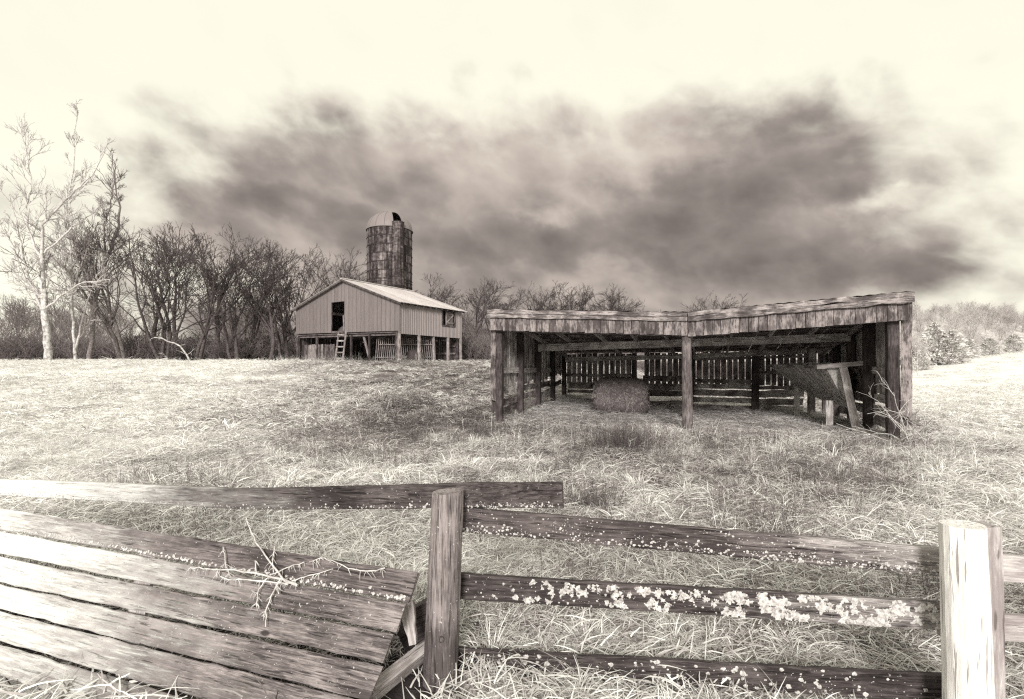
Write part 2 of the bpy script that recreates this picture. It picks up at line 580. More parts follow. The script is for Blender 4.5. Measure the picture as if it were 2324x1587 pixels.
# concrete staves, streaked dark
m, t, b = new_mat("silo_concrete", 0.95, 0.1)
geo = t.node('ShaderNodeNewGeometry').outputs['Position']
rnd = t.node('ShaderNodeObjectInfo').outputs['Random']
lon = t.mapping(geo, (1.5, 1.5, 0.11))
s1 = t.noise(lon, 1.9, 6, 0.7)
s2 = t.noise(geo, 3.5, 5, 0.7)
k = t.math('ADD', t.math('MULTIPLY', s1, 0.62), t.math('MULTIPLY', s2, 0.38))
k = t.math('ADD', k, t.math('MULTIPLY', t.math('SUBTRACT', rnd, 0.5), 0.10))
t.put(b.inputs['Base Color'], t.ramp(k, [(0.41, tone(0.022)), (0.48, tone(0.05)), (0.55, tone(0.13)), (0.68, tone(0.30))]))
bump(t, b, s2, 0.5, 0.03)
M_STAVE = m

M_BARK = simple("dark_bark", 0.080, nscale=9, namp=0.6)
M_TWIG = simple("dark_twig", 0.078, nscale=9, namp=0.3)
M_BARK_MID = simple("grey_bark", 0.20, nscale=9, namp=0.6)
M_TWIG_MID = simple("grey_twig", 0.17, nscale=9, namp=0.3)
M_BARK_PALE = simple("pale_bark", 0.40, nscale=5, namp=0.7)  # left trees: edge vignette brightness put into bark; also used for fallen limbs
M_TWIG_PALE = simple("pale_twig", 0.44, nscale=7, namp=0.4)  # left-hand twigs lightened with the painted vignette
M_BARK_FAR = simple("far_bark", 0.42, nscale=7, namp=0.4)  # far right trees: edge vignette brightness put into the bark colour
M_TWIG_FAR = simple("far_twig", 0.46, nscale=7, namp=0.3)  # far twigs carry the same painted brightness
M_DEADTWIG = simple("bleached_dead_wood", 0.50, nscale=24, namp=0.45)
M_LICHEN = simple("crusty_lichen", 0.44, nscale=70, namp=0.6)
M_NAIL = simple("rusty_nail", 0.04)
M_WIRE = simple("fence_wire_steel", 0.25, rough=0.5)

# dry grass: blade tint from a mesh attribute, clump tint from the scatter point
def straw(name, lo, hi, weed=False):
    m, t, b = new_mat(name, 0.8, 0.2)
    ti = t.node('ShaderNodeAttribute', attribute_type='INSTANCER', attribute_name='tint').outputs['Fac']
    bl = t.node('ShaderNodeAttribute', attribute_type='GEOMETRY', attribute_name='blade').outputs['Fac']
    k = t.math('ADD', t.math('MULTIPLY', ti, 0.70), t.math('SUBTRACT', t.math('MULTIPLY', bl, 0.85), 0.18), clamp=True)
    c = t.ramp(k, [(0.0, tone(lo)), (0.5, tone(lo * 0.5 + hi * 0.5)), (1.0, tone(hi))])
    t.put(b.inputs['Base Color'], c)
    tr = t.node('ShaderNodeBsdfTranslucent')
    t.put(tr.inputs['Color'], c)
    mx = t.node('ShaderNodeMixShader')
    mx.inputs[0].default_value = 0.22
    t.l.new(b.outputs[0], mx.inputs[1])
    t.l.new(tr.outputs[0], mx.inputs[2])
    t.l.new(mx.outputs[0], t.n['Material Output'].inputs['Surface'])
    return m


M_STRAW = straw("dry_grass", 0.05, 0.88)
M_WEED = straw("dark_weed", 0.035, 0.16)
M_HAYF = straw("loose_hay", 0.18, 0.78)

# ground: matted dead grass over soil
m, t, b = new_mat("field_ground", 0.95, 0.1)
pos = t.node('ShaderNodeNewGeometry').outputs['Position']
pa = t.node('ShaderNodeAttribute', attribute_name='pale').outputs['Fac']
n1 = t.noise(pos, 1.1, 6, 0.65)
n2 = t.noise(t.mapping(pos, (1, 0.5, 1)), 9, 6, 0.75, 0.8)
n3 = t.noise(pos, 38, 4, 0.7, 1.0)
k = t.math('ADD', t.math('ADD', t.math('MULTIPLY', n1, 0.35), t.math('MULTIPLY', n2, 0.4)), t.math('MULTIPLY', n3, 0.35))
k = t.math('ADD', k, t.math('MULTIPLY', t.math('SUBTRACT', pa, 0.5), 0.75))
t.put(b.inputs['Base Color'], t.ramp(k, [(0.18, tone(0.05)), (0.45, tone(0.12)), (0.68, tone(0.34)), (0.95, tone(0.84))]))
bump(t, b, t.math('ADD', t.math('MULTIPLY', n2, 0.6), n3), 0.8, 0.03)
M_GROUND = m

# ------------------------------------------------------------------ ground, far hill
def axis_pts(*runs):
    out = []
    for a, b_, n in runs:
        out += list(np.linspace(a, b_, n, endpoint=False))
    return np.array(out + [runs[-1][1]])


gx = axis_pts((-900, -120, 14), (-120, -40, 32), (-40, -14, 60), (-14, 16, 150), (16, 40, 60), (40, 130, 50), (130, 900, 14))
gy = axis_pts((-200, -6, 14), (-6, 1.5, 12), (1.5, 24, 130), (24, 50, 80), (50, 110, 50), (110, 300, 20), (300, 2500, 14))
GX, GY = np.meshgrid(gx, gy)
GZ = ground_z(GX, GY)
nx, ny = len(gx), len(gy)
idx = np.arange(nx * ny).reshape(ny, nx)
quads = np.stack([idx[:-1, :-1], idx[:-1, 1:], idx[1:, 1:], idx[1:, :-1]], -1).reshape(-1, 4)
ground = obj("ground", np.stack([GX, GY, GZ], -1).reshape(-1, 3), quads, M_GROUND, smooth=True)
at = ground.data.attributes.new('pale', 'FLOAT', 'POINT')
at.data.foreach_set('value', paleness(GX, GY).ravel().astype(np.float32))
tag(ground, "rough winter pasture of dead grass rising to the trees", kind='structure')

hx = np.linspace(60, 620, 50)
hy = np.linspace(150, 420, 30)
HX, HYY = np.meshgrid(hx, hy)


def hill_z(x, y):
    return ground_z(x, y) - 1.2 + 21.5 * ss(150, 250, y) * ss(60, 190, x) * (0.92 + 0.12 * vnoise(x, y, 60, 4))


idx = np.arange(hx.size * hy.size).reshape(hy.size, hx.size)
quads = np.stack([idx[:-1, :-1], idx[:-1, 1:], idx[1:, 1:], idx[1:, :-1]], -1).reshape(-1, 4)
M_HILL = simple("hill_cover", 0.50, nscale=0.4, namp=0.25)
hill = obj("hill", np.stack([HX, HYY, hill_z(HX, HYY)], -1).reshape(-1, 3), quads, M_HILL, smooth=True)
tag(hill, "low wooded hill beyond the field on the shed side", kind='structure')


# ------------------------------------------------------------------ scatter (only for what nobody could count)
def scatter(name, pts, rot, scl, idx_, tint, protos, label, kind='stuff'):
    """one object whose points carry instances of a few hand-built meshes"""
    colp = bpy.data.collections.new(name + "_sources")
    for i, me in enumerate(protos):
        colp.objects.link(bpy.data.objects.new("%s_source_%02d" % (name, i), me))
    me = bpy.data.meshes.new(name)
    n = len(pts)
    me.vertices.add(n)
    me.vertices.foreach_set('co', np.asarray(pts, np.float32).ravel())
    for nm, ty, arr in (('rot', 'FLOAT_VECTOR', rot), ('scl', 'FLOAT_VECTOR', scl), ('idx', 'INT', idx_), ('tint', 'FLOAT', tint)):
        a = me.attributes.new(nm, ty, 'POINT')
        if ty == 'FLOAT_VECTOR':
            a.data.foreach_set('vector', np.asarray(arr, np.float32).ravel())
        else:
            a.data.foreach_set('value', np.asarray(arr, np.int32 if ty == 'INT' else np.float32))
    o = bpy.data.objects.new(name, me)
    link(o)
    ng = bpy.data.node_groups.new(name + "_scatter", 'GeometryNodeTree')
    ng.interface.new_socket('Geometry', in_out='INPUT', socket_type='NodeSocketGeometry')
    ng.interface.new_socket('Geometry', in_out='OUTPUT', socket_type='NodeSocketGeometry')
    N, L = ng.nodes, ng.links
    gi, go = N.new('NodeGroupInput'), N.new('NodeGroupOutput')
    ci = N.new('GeometryNodeCollectionInfo')
    ci.inputs['Collection'].default_value = colp
    ci.inputs['Separate Children'].default_value = True
    ci.inputs['Reset Children'].default_value = True
    iop = N.new('GeometryNodeInstanceOnPoints')
    iop.inputs['Pick Instance'].default_value = True

    def attr(nm, ty):
        a = N.new('GeometryNodeInputNamedAttribute')
        a.data_type = ty
        a.inputs['Name'].default_value = nm
        return a.outputs['Attribute']
    e2r = N.new('FunctionNodeEulerToRotation')
    L.new(attr('rot', 'FLOAT_VECTOR'), e2r.inputs[0])
    L.new(gi.outputs[0], iop.inputs['Points'])
    L.new(ci.outputs[0], iop.inputs['Instance'])
    L.new(attr('idx', 'INT'), iop.inputs['Instance Index'])
    L.new(e2r.outputs[0], iop.inputs['Rotation'])
    L.new(attr('scl', 'FLOAT_VECTOR'), iop.inputs['Scale'])
    L.new(iop.outputs[0], go.inputs[0])
    mod = o.modifiers.new('scatter', 'NODES')
    mod.node_group = ng
    return tag(o, label, kind=kind)


def blades_mesh(name, mat, specs):
    """specs: list of (root xyz, azimuth, length, start pitch, droop, width, value)"""
    v, f, val = [], [], []
    n = 0
    for (root, azm, L, pitch, droop, wd, va_) in specs:
        seg = 4
        p = np.array(root, float)
        az_ = azm
        ang = pitch
        dirh = np.array([math.cos(az_), math.sin(az_), 0])
        side = np.array([-math.sin(az_), math.cos(az_), 0])
        tw = random.uniform(-0.9, 0.9)
        side = side * math.cos(tw) + np.array([0, 0, 1]) * math.sin(tw)
        for i in range(seg + 1):
            wv = wd * (1 - (i / seg) ** 1.6 * 0.85)
            v += [p - side * wv / 2, p + side * wv / 2]
            val += [va_, va_]
            if i < seg:
                f.append((n + 2 * i, n + 2 * i + 1, n + 2 * i + 3, n + 2 * i + 2))
            p = p + (dirh * math.cos(ang) + np.array([0, 0, 1]) * math.sin(ang)) * L / seg
            if p[2] < 0.004 + root[2]:
                p[2] = 0.004 + root[2] + random.uniform(0, 0.01)
            ang -= droop / seg
            dirh = dirh + side * random.gauss(0, 0.09)
        n += 2 * (seg + 1)
    me = mesh_np(name, np.array(v), np.array(f), mat)
    a = me.attributes.new('blade', 'FLOAT', 'POINT')
    a.data.foreach_set('value', np.array(val, np.float32))
    return me


def tussock(i, n, R, L, wd):
    sp = []
    lean = random.uniform(0, 6.28)
    for k_ in range(n):
        a = random.uniform(0, 6.283)
        r = R * 0.35 * math.sqrt(random.random())
        root = (r * math.cos(a), r * math.sin(a), 0)
        aa = a + random.gauss(0, 0.7)
        if random.random() < 0.35:
            aa = lean + random.gauss(0, 0.5)
        sp.append((root, aa, L * random.uniform(0.5, 1.15), random.uniform(0.7, 1.5), random.uniform(1.6, 3.0), wd * random.uniform(0.6, 1.3), random.random() ** 1.3))
    return blades_mesh("tussock", M_STRAW, sp)


def mat_clump(n, R, L, wd):
    sp = []
    main = random.uniform(0, 6.28)
    for k_ in range(n):
        a = random.uniform(0, 6.283)
        r = R * math.sqrt(random.random())
        sp.append(((r * math.cos(a), r * math.sin(a), random.uniform(0.0, 0.05)), random.gauss(main, 1.1), L * random.uniform(0.4, 1.1), random.uniform(0.0, 0.6), random.uniform(0.2, 1.3), wd * random.uniform(0.6, 1.3), random.random()))
    return blades_mesh("matted_grass", M_STRAW, sp)


def stems_clump(n, R, L, wd, mat):
    sp = []
    for k_ in range(n):
        a = random.uniform(0, 6.283)
        r = R * math.sqrt(random.random())
        sp.append(((r * math.cos(a), r * math.sin(a), 0), a + random.gauss(0, 1), L * random.uniform(0.45, 1.1), random.uniform(1.0, 1.6), random.uniform(-0.1, 0.7), wd * random.uniform(0.7, 1.2), random.random()))
        if random.random() < 0.8:
            for q in range(3):
                h = random.uniform(0.3, 0.9) * L * 0.8
                sp.append(((r * math.cos(a), r * math.sin(a), h), random.uniform(0, 6.28), L * random.uniform(0.12, 0.3), random.uniform(0.5, 1.2), 0.1, wd * 0.7, random.random()))
    return blades_mesh("weed_stems", mat, sp)


T_NEAR = [tussock(i, 150, 0.26, 0.30, 0.0075) for i in range(5)]
T_MAT = [mat_clump(130, 0.34, 0.20, 0.0070) for i in range(4)]
T_FAR = [tussock(i, 60, 0.32, 0.34, 0.016) for i in range(4)]
T_FMAT = [mat_clump(60, 0.42, 0.26, 0.016) for i in range(3)]
T_STEM = [stems_clump(7, 0.25, 0.55, 0.007, M_STRAW) for i in range(3)]
PROT = T_NEAR + T_MAT + T_FAR + T_FMAT + T_STEM
W_PROT = [stems_clump(16, 0.30, 0.55, 0.006, M_WEED) for i in range(3)] + [stems_clump(22, 0.4, 0.5, 0.013, M_WEED) for i in range(2)]

# ---- shed and barn frames, also used to keep grass out
SA, SU, SV = V(-0.39, 15.6, 0), V(0.938, -0.347, 0).normalized(), V(0.347, 0.938, 0).normalized()
SW, SD = 9.81, 7.65
BC, BG, BS = V(-7.9, 37.0, 0), V(-0.845, 0.535, 0).normalized(), V(0.535, 0.845, 0).normalized()
BW, BL, BZ = 11.5, 7.1, 2.12


def in_frame(X, Y, o, a, b_, wa, wb, m0=0.0):
    dx, dy = X - o.x, Y - o.y
    p, q = dx * a.x + dy * a.y, dx * b_.x + dy * b_.y
    return (p > -m0) & (p < wa + m0) & (q > -m0) & (q < wb + m0)


def field_points(y0, y1, dens, slack=1.0, rng=RNG):
    wid = lambda y: 1.06 * y + slack
    area = (wid(y0) + wid(y1)) * (y1 - y0)
    n = int(area * dens)
    Y = rng.uniform(y0, y1, n * 2)
    X = rng.uniform(-1, 1, n * 2) * wid(y1)
    k_ = np.abs(X) < wid(Y)
    return X[k_], Y[k_]


def not_indoors(X, Y):
    return ~(in_frame(X, Y, SA - SV * 1.5, SU, SV, SW, SD + 1.5, -0.05) | in_frame(X, Y, BC, BG, BS, BW, BL, -0.2))


gxs, gys, gid, gsc, gtn = [], [], [], [], []


def sow(y0, y1, dens, ids, s0, s1, slack=1.0, tint=0.0, gate=None):
    X, Y = field_points(y0, y1, dens, slack)
    k_ = not_indoors(X, Y)
    under = (X < -0.30) & (Y < 3.02 - 0.21 * (X + 0.4))
    foot = under & (Y < 2.33 - 0.27 * (X + 0.85))      # the strip in front of the fallen panel keeps some grass
    k_ &= ~under | (RNG.random(len(X)) < 0.03) | (foot & (RNG.random(len(X)) < 0.30))
    if gate is not None:
        k_ &= gate(X, Y)
    X, Y = X[k_], Y[k_]
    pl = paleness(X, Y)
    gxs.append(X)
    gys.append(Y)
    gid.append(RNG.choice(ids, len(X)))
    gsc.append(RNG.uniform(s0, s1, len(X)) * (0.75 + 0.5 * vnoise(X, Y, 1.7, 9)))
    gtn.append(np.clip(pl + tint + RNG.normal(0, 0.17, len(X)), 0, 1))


A = lambda a, b_: np.arange(a, b_)
clumpy = lambda X, Y: vnoise(X, Y, 1.1, 11) * 0.6 + vnoise(X, Y, 3.0, 12) * 0.4 > 0.44
sow(1.9, 6, 26, A(5, 9), 0.8, 1.3, 1.2, -0.06)
sow(2.2, 6, 6, A(0, 5), 0.5, 0.95, 1.2, 0.24, clumpy)
sow(6, 13, 11, A(5, 9), 0.9, 1.5, 1, -0.08)
sow(6, 13, 3.6, A(0, 5), 0.8, 1.5, 1, 0.30, clumpy)
sow(13, 26, 5.5, A(13, 16), 0.9, 1.5, 1, -0.08)
sow(13, 26, 1.5, A(9, 13), 0.8, 1.4, 1, 0.30, clumpy)
sow(26, 46, 2.6, A(13, 16), 1.0, 1.7)
sow(26, 46, 0.6, A(9, 13), 0.7, 1.1, 1, 0.28, clumpy)
sow(46, 90, 0.35, A(13, 16), 1.2, 2.0)
sow(3.0, 14, 0.7, A(16, 19), 0.4, 0.9, 1, 0.2)
sow(14, 34, 0.25, A(16, 19), 0.5, 1.0, 1, 0.2)
# long straw in front of the shed
front = lambda X, Y: in_frame(X, Y, SA - SV * 4.4, SU, SV, SW, 2.8, 0.1)
sow(8, 18, 2.6, A(16, 19), 0.6, 1.2, 1, 0.22, front)
sow(8, 18, 4.0, A(0, 5), 0.6, 1.0, 1, 0.1, front)
X, Y = field_points(8, 18, 9)
k_ = in_frame(X, Y, SA - SV * 1.55, SU, SV, SW, 1.35)
X, Y = X[k_], Y[k_]
gxs.append(X); gys.append(Y); gid.append(RNG.choice(A(5, 9), len(X))); gsc.append(RNG.uniform(0.5, 0.85, len(X))); gtn.append(np.clip(paleness(X, Y) + RNG.normal(-0.05, 0.15, len(X)), 0, 1))
# fringe at the barn and along the trees
fringe = lambda X, Y: in_frame(X, Y, BC - BS * 1.0 + V(2, -2, 0), BG, BS, BW + 4, 0.9, 0.3)
sow(33, 47, 2.2, A(16, 19), 0.8, 1.5, 1, 0.15, fringe)
X, Y = np.concatenate(gxs), np.concatenate(gys)
n = len(X)
sc_ = np.concatenate(gsc)
rot = np.stack([RNG.normal(0, 0.12, n), RNG.normal(0, 0.12, n), RNG.uniform(0, 6.283, n)], 1)
scl = np.stack([sc_, sc_, sc_ * RNG.uniform(0.7, 1.15, n)], 1)
scatter("grass", np.stack([X, Y, ground_z(X, Y) - 0.01], 1), rot, scl, np.concatenate(gid), np.concatenate(gtn), PROT, "dry bleached tussock grass covering the pasture")

# dark weed stalks, thickest in front of and left of the shed
def weed_gate(X, Y):
    d = vnoise(X, Y, 2.2, 21) * 0.6 + vnoise(X, Y, 0.8, 22) * 0.4
    c = 0.30 * np.exp(-(((X + 1.0) / 4.5) ** 2 + ((Y - 11.0) / 5.0) ** 2)) + 0.12 * np.exp(-(((X - 4) / 5) ** 2 + ((Y - 8) / 5) ** 2))
    c = c + 0.5 * np.exp(-(((X - 0.85) / 0.45) ** 2 + ((Y - 6.4) / 0.6) ** 2)) + 0.45 * np.exp(-(((X - 2.1) / 0.7) ** 2 + ((Y - 10.3) / 0.7) ** 2)) + 0.35 * np.exp(-(((X + 1.5) / 0.7) ** 2 + ((Y - 3.9) / 0.5) ** 2))
    return d + c - 0.5 * paleness(X, Y) > 0.36


gxs, gys, gid, gsc, gtn = [], [], [], [], []
sow(2.4, 8, 7.0, A(0, 3), 0.4, 0.9, 1, 0, weed_gate)
sow(8, 22, 3.2, A(0, 3), 0.6, 1.2, 1, 0, weed_gate)
sow(22, 40, 0.5, A(3, 5), 0.5, 0.9, 1, 0, weed_gate)
for cx_, cy_, rr_, nn_, s0, s1 in ((2.1, 10.3, 0.55, 46, 0.8, 1.35), (0.85, 6.3, 0.22, 16, 0.5, 0.85), (-1.2, 12.5, 0.9, 30, 0.7, 1.1), (4.6, 7.4, 0.5, 18, 0.5, 0.9), (-4.5, 14, 0.8, 16, 0.6, 1.1)):
    gxs.append(RNG.normal(cx_, rr_ * 0.6, nn_)); gys.append(RNG.normal(cy_, rr_ * 0.6, nn_)); gid.append(RNG.integers(0, 3, nn_)); gsc.append(RNG.uniform(s0, s1, nn_)); gtn.append(RNG.uniform(0.2, 0.9, nn_))
X, Y = np.concatenate(gxs), np.concatenate(gys)
n = len(X)
sc_ = np.concatenate(gsc)
rot = np.stack([RNG.normal(0, 0.12, n), RNG.normal(0, 0.12, n), RNG.uniform(0, 6.283, n)], 1)
scatter("weeds", np.stack([X, Y, ground_z(X, Y) - 0.01], 1), rot, np.stack([sc_] * 3, 1), np.concatenate(gid), np.concatenate(gtn), W_PROT, "thin dark dead weed stalks standing in the grass")

# ------------------------------------------------------------------ run-in shed
shed = empty("open_shed", SA + V(0, 0, 0), "weathered open-fronted timber livestock shed with a sagging roof, hay bale inside", "shed")


def S(a, b_, z):
    return SA + SU * a + SV * b_ + V(0, 0, z)


def roof_front(a):
    mid_ = 5.3
    return 3.29 - 0.26 * (a / mid_ if a < mid_ else (SW - a) / (SW - mid_))


def roof_z(a, b_):
    f = roof_front(min(max(a, -0.3), SW + 0.3))
    return f - (b_ / SD) * (f - 2.32)


def shed_gz(a, b_):
    p = S(a, b_, 0)
    return gz(p.x, p.y)


# roof sheets, purlins, rafters
edges = np.linspace(-0.25, SW + 0.25, 12)
edges[np.argmin(abs(edges - 5.3))] = 5.3
for i in range(11):
    a0, a1 = edges[i] + 0.004, edges[i + 1] - 0.004
    pr = []
    for k_ in range(9):
        a = a0 + (a1 - a0) * k_ / 8
        pr.append((a, 0.016 if k_ % 2 else 0.0))
    v, f = [], []
    for b_ in (-0.32, 2.5, 5.2, SD + 0.3):
        for a, h in pr:
            v.append(S(a, b_, roof_z(a, b_) + h - 0.012))
    for r in range(3):
        for k_ in range(8):
            f.append((r * 9 + k_, r * 9 + k_ + 1, (r + 1) * 9 + k_ + 1, (r + 1) * 9 + k_))
    m_ = np.array(v)
    top = m_ + [0, 0, 0.006]
    nn = len(m_)
    f2 = f + [tuple(q + nn for q in fc)[::-1] for fc in f]
    v0 = np.array(SA)
    obj("roof_sheet", np.vstack([m_, top]) - v0, f2, M_ROOFDARK, shed, Matrix.Translation(SA))
for b_ in (0.5, 1.25, 2.0, 2.75, 3.5, 4.4, 5.3, 6.2, 7.1):
    for a0, a1 in ((-0.1, 5.28), (5.32, SW + 0.1)):
        plank("purlin", S(a0, b_, roof_z(a0, b_) - 0.05), S(a1, b_, roof_z(a1, b_) - 0.05), 0.05, 0.10, M_BACK, shed, warp=0.01)
raf = [0.12, 1.18, 2.45, 3.55, 4.55, 5.3, 6.45, 7.55, 8.65, 9.7]
for a in raf:
    plank("rafter", S(a, -0.12, roof_z(a, -0.12) - 0.165), S(a, SD - 0.05, roof_z(a, SD) - 0.165), 0.15, 0.055, M_BEAM, shed, warp=0.012)

# front edge: two trim timbers over a skirt of short vertical boards
for a0, a1 in ((-0.22, 5.29), (5.31, SW + 0.28)):
    for row, (dz, w_) in enumerate(((-0.065, 0.12), (-0.19, 0.125))):
        plank("roof_edge_board", S(a0, -0.34 + 0.012 * row, roof_z(a0, -0.3) + dz), S(a1, -0.34 + 0.012 * row, roof_z(a1, -0.3) + dz), w_, 0.05, M_TRIM, shed, seg=22, rag=0.010, warp=0.012, cham=0.008)
aa = -0.17
while aa < SW + 0.24:
    w_ = RNG.uniform(0.185, 0.225)
    a1 = min(aa + w_, SW + 0.27)
    am = (aa + a1) / 2
    if aa < 5.3 < a1:
        a1 = 5.3
        am = (aa + a1) / 2
    zt = roof_z(am, -0.3)
    drop = 0.60 if am < 5.3 else 0.63
    plank("fascia_board", S(am, -0.27 + RNG.normal(0, 0.004), zt - drop + RNG.normal(0, 0.006)), S(am, -0.27, zt - 0.2), (a1 - aa) - 0.010, 0.025, M_FASCIA, shed, wd=SU, seg=3, rag=0.003, endrag=0.004)
    aa = a1
for a0, a1 in ((-0.15, 5.29), (5.31, SW + 0.2)):
    plank("header_beam", S(a0, -0.05, roof_z(a0, 0) - 0.50), S(a1, -0.05, roof_z(a1, 0) - 0.50), 0.16, 0.10, M_BACK, shed, warp=0.01)

# long inner beams
plank("cross_beam", S(0.05, 3.72, 2.36), S(9.75, 3.72, 2.55), 0.25, 0.07, M_BEAM, shed, seg=12, warp=0.012, rag=0.004)
plank("cross_beam", S(0.12, 7.30, 2.00), S(5.15, 7.30, 2.10), 0.19, 0.06, M_BEAM, shed, seg=8, warp=0.012)
plank("cross_beam", S(5.25, 7.28, 2.11), S(9.75, 7.28, 2.27), 0.19, 0.06, M_BEAM, shed, seg=8, warp=0.012)

# posts
def shed_post(a, b_, top, w_=0.2, mat=M_SHEDPOST, lean=0.0):
    g_ = shed_gz(a, b_) - 0.1
    plank("post", S(a, b_, g_), S(a + lean, b_, top), w_, w_ * 0.95, mat, shed, wd=SU, seg=6, rag=0.006, warp=0.008, cham=0.02)


for b_ in (0.02, 1.9, 3.82, 5.74, 7.5):
    shed_post(0.02, b_, roof_z(0, b_) - 0.10, 0.20 if b_ < 1 else 0.18)
for b_ in (0.02, 1.95, 3.82, 5.74, 7.5):
    shed_post(SW - 0.02, b_, roof_z(SW, b_) - 0.10, 0.24 if b_ < 3 else 0.19)
shed_post(5.16, 3.9, 2.3, 0.24)
shed_post(5.15, 7.42, 2.2, 0.22)
shed_post(2.95, 7.5, 2.2, 0.18)
shed_post(7.46, 7.42, 2.25, 0.26)
shed_post(9.25, 6.9, 2.3, 0.24, M_WALL)
p = S(5.30, -0.10, 0)
round_post("front_pole", p.x, p.y, gz(p.x, p.y) - 0.25, roof_z(5.3, 0) - 0.50, 0.135, 0.115, M_SHEDPOLE, shed, lean=(-0.04, 0.0), jit=0.03)

# back wall: upright boards above, lying boards below
a = 0.10
while a < 9.6:
    w_ = RNG.uniform(0.16, 0.215)
    am = a + w_ / 2
    if not (3.02 < am < 3.22):
        zt = min(roof_z(am, SD) - 0.03, 2.35) - abs(RNG.normal(0, 0.03))
        plank("wall_board", S(am, SD + 0.02 + RNG.normal(0, 0.004), 0.98 + RNG.normal(0, 0.02)), S(am + RNG.normal(0, 0.008), SD + 0.02, zt), w_, 0.022, M_BACK, shed, wd=SU, seg=2, rag=0.003)
    a += w_ + RNG.uniform(0.026, 0.046)
for (a0, a1, z0, z1, w_) in ((0.1, 2.9, 1.36, 1.34, 0.12), (3.3, 5.1, 1.22, 1.22, 0.22), (5.25, 7.4, 1.14, 1.12, 0.15), (7.55, 9.2, 1.45, 1.5, 0.14), (5.25, 9.2, 1.98, 2.06, 0.10)):
    plank("girt", S(a0, SD - 0.06, z0), S(a1, SD - 0.06, z1), w_, 0.04, M_BACK, shed, seg=4, rag=0.006, warp=0.01)
for (a0, a1, z0, z1, w_, mt) in ((0.15, 2.9, 0.86, 0.84, 0.26, M_BACK), (3.0, 5.1, 0.80, 0.82, 0.30, M_BACK), (3.0, 5.1, 0.54, 0.56, 0.20, M_BACK), (3.0, 5.1, 0.16, 0.18, 0.16, M_BACK),
                                 (5.25, 7.35, 0.86, 0.86, 0.20, M_WALL), (5.25, 7.35, 0.62, 0.60, 0.24, M_BACK), (5.25, 7.35, 0.34, 0.33, 0.20, M_WALL), (5.25, 7.35, 0.08, 0.08, 0.14, M_BACK),
                                 (7.55, 9.1, 0.84, 0.86, 0.14, M_BACK), (7.55, 9.1, 0.58, 0.66, 0.26, M_PALEBOARD), (7.55, 9.1, 0.30, 0.33, 0.24, M_WALL), (7.55, 9.1, 0.06, 0.06, 0.22, M_WALL), (0.15, 2.9, 0.60, 0.58, 0.14, M_BACK)):
    plank("kick_board", S(a0, SD - 0.02 + RNG.normal(0, 0.006), z0 + 0.06), S(a1, SD - 0.02, z1 + 0.06), w_, 0.03, mt, shed, seg=6, rag=0.012, warp=0.012, endrag=0.02)

# side walls
def side_wall(a, sgn, gaps, skip=()):
    b_ = 0.12
    while b_ < SD - 0.1:
        w_ = RNG.uniform(0.17, 0.24)
        bm = b_ + w_ / 2
        if not any(x0 < bm < x1 for x0, x1 in skip):
            g_ = shed_gz(a, bm)
            plank("wall_board", S(a + sgn * 0.12, bm, g_ + 0.95 + RNG.normal(0, 0.07)), S(a + sgn * 0.12, bm, roof_z(a, bm) - 0.06), w_, 0.022, M_WALL, shed, wd=SV, seg=2, rag=0.004)
        b_ += w_ + RNG.uniform(*gaps)
    for (z0, w_) in ((1.55, 0.17),):
        for b0, b1 in ((0.1, 1.85), (1.95, 3.75), (3.85, 5.7), (5.78, 7.45)):
            plank("girt", S(a + sgn * 0.04, b0, z0), S(a + sgn * 0.04, b1, z0 + 0.02), w_, 0.04, M_BEAM, shed, seg=3, rag=0.006)


side_wall(0.0, -1, (0.006, 0.032))
side_wall(SW, 1, (0.003, 0.016), skip=((6.35, 6.75),))
# corner boards outside the end posts
for a, sg, w_ in ((-0.13, -1, 0.16), (SW + 0.20, 1, 0.22)):
    plank("corner_board", S(a, -0.12, shed_gz(a, 0) + (0.72 if sg < 0 else 0.55)), S(a, -0.12, roof_z(a, 0) - 0.55), w_, 0.03, M_FASCIA, shed, wd=SU, seg=8, rag=0.008, endrag=0.05)
plank("corner_board", S(-0.17, 0.05, 0.35), S(-0.17, 0.05, 1.1), 0.13, 0.03, M_SHEDPOST, shed, wd=SU, seg=6, rag=0.012, endrag=0.05)
plank("corner_board", S(SW + 0.26, 0.05, 0.35), S(SW + 0.22, 0.05, 0.95), 0.17, 0.03, M_SHEDPOST, shed, wd=SU, seg=6, rag=0.014, endrag=0.06)
for b0, b1, z0, z1, w_, mt in ((0.1, 1.85, 0.92, 0.94, 0.18, M_WALL), (0.1, 1.85, 0.58, 0.62, 0.18, M_BACK), (0.1, 1.85, 0.30, 0.42, 0.19, M_BACK), (1.95, 3.8, 0.96, 0.98, 0.20, M_BACK), (1.95, 3.8, 0.68, 0.72, 0.20, M_BACK), (1.95, 3.8, 0.36, 0.46, 0.18, M_PALEBOARD),
                               (3.85, 5.7, 1.0, 1.02, 0.22, M_BACK), (3.85, 5.7, 0.55, 0.70, 0.32, M_WALL), (5.8, 7.45, 0.95, 1.06, 0.20, M_BACK)):
    plank("kick_board", S(-0.07, b0, z0), S(-0.07, b1, z1), w_, 0.03, mt, shed, seg=5, rag=0.012, warp=0.012, endrag=0.02)
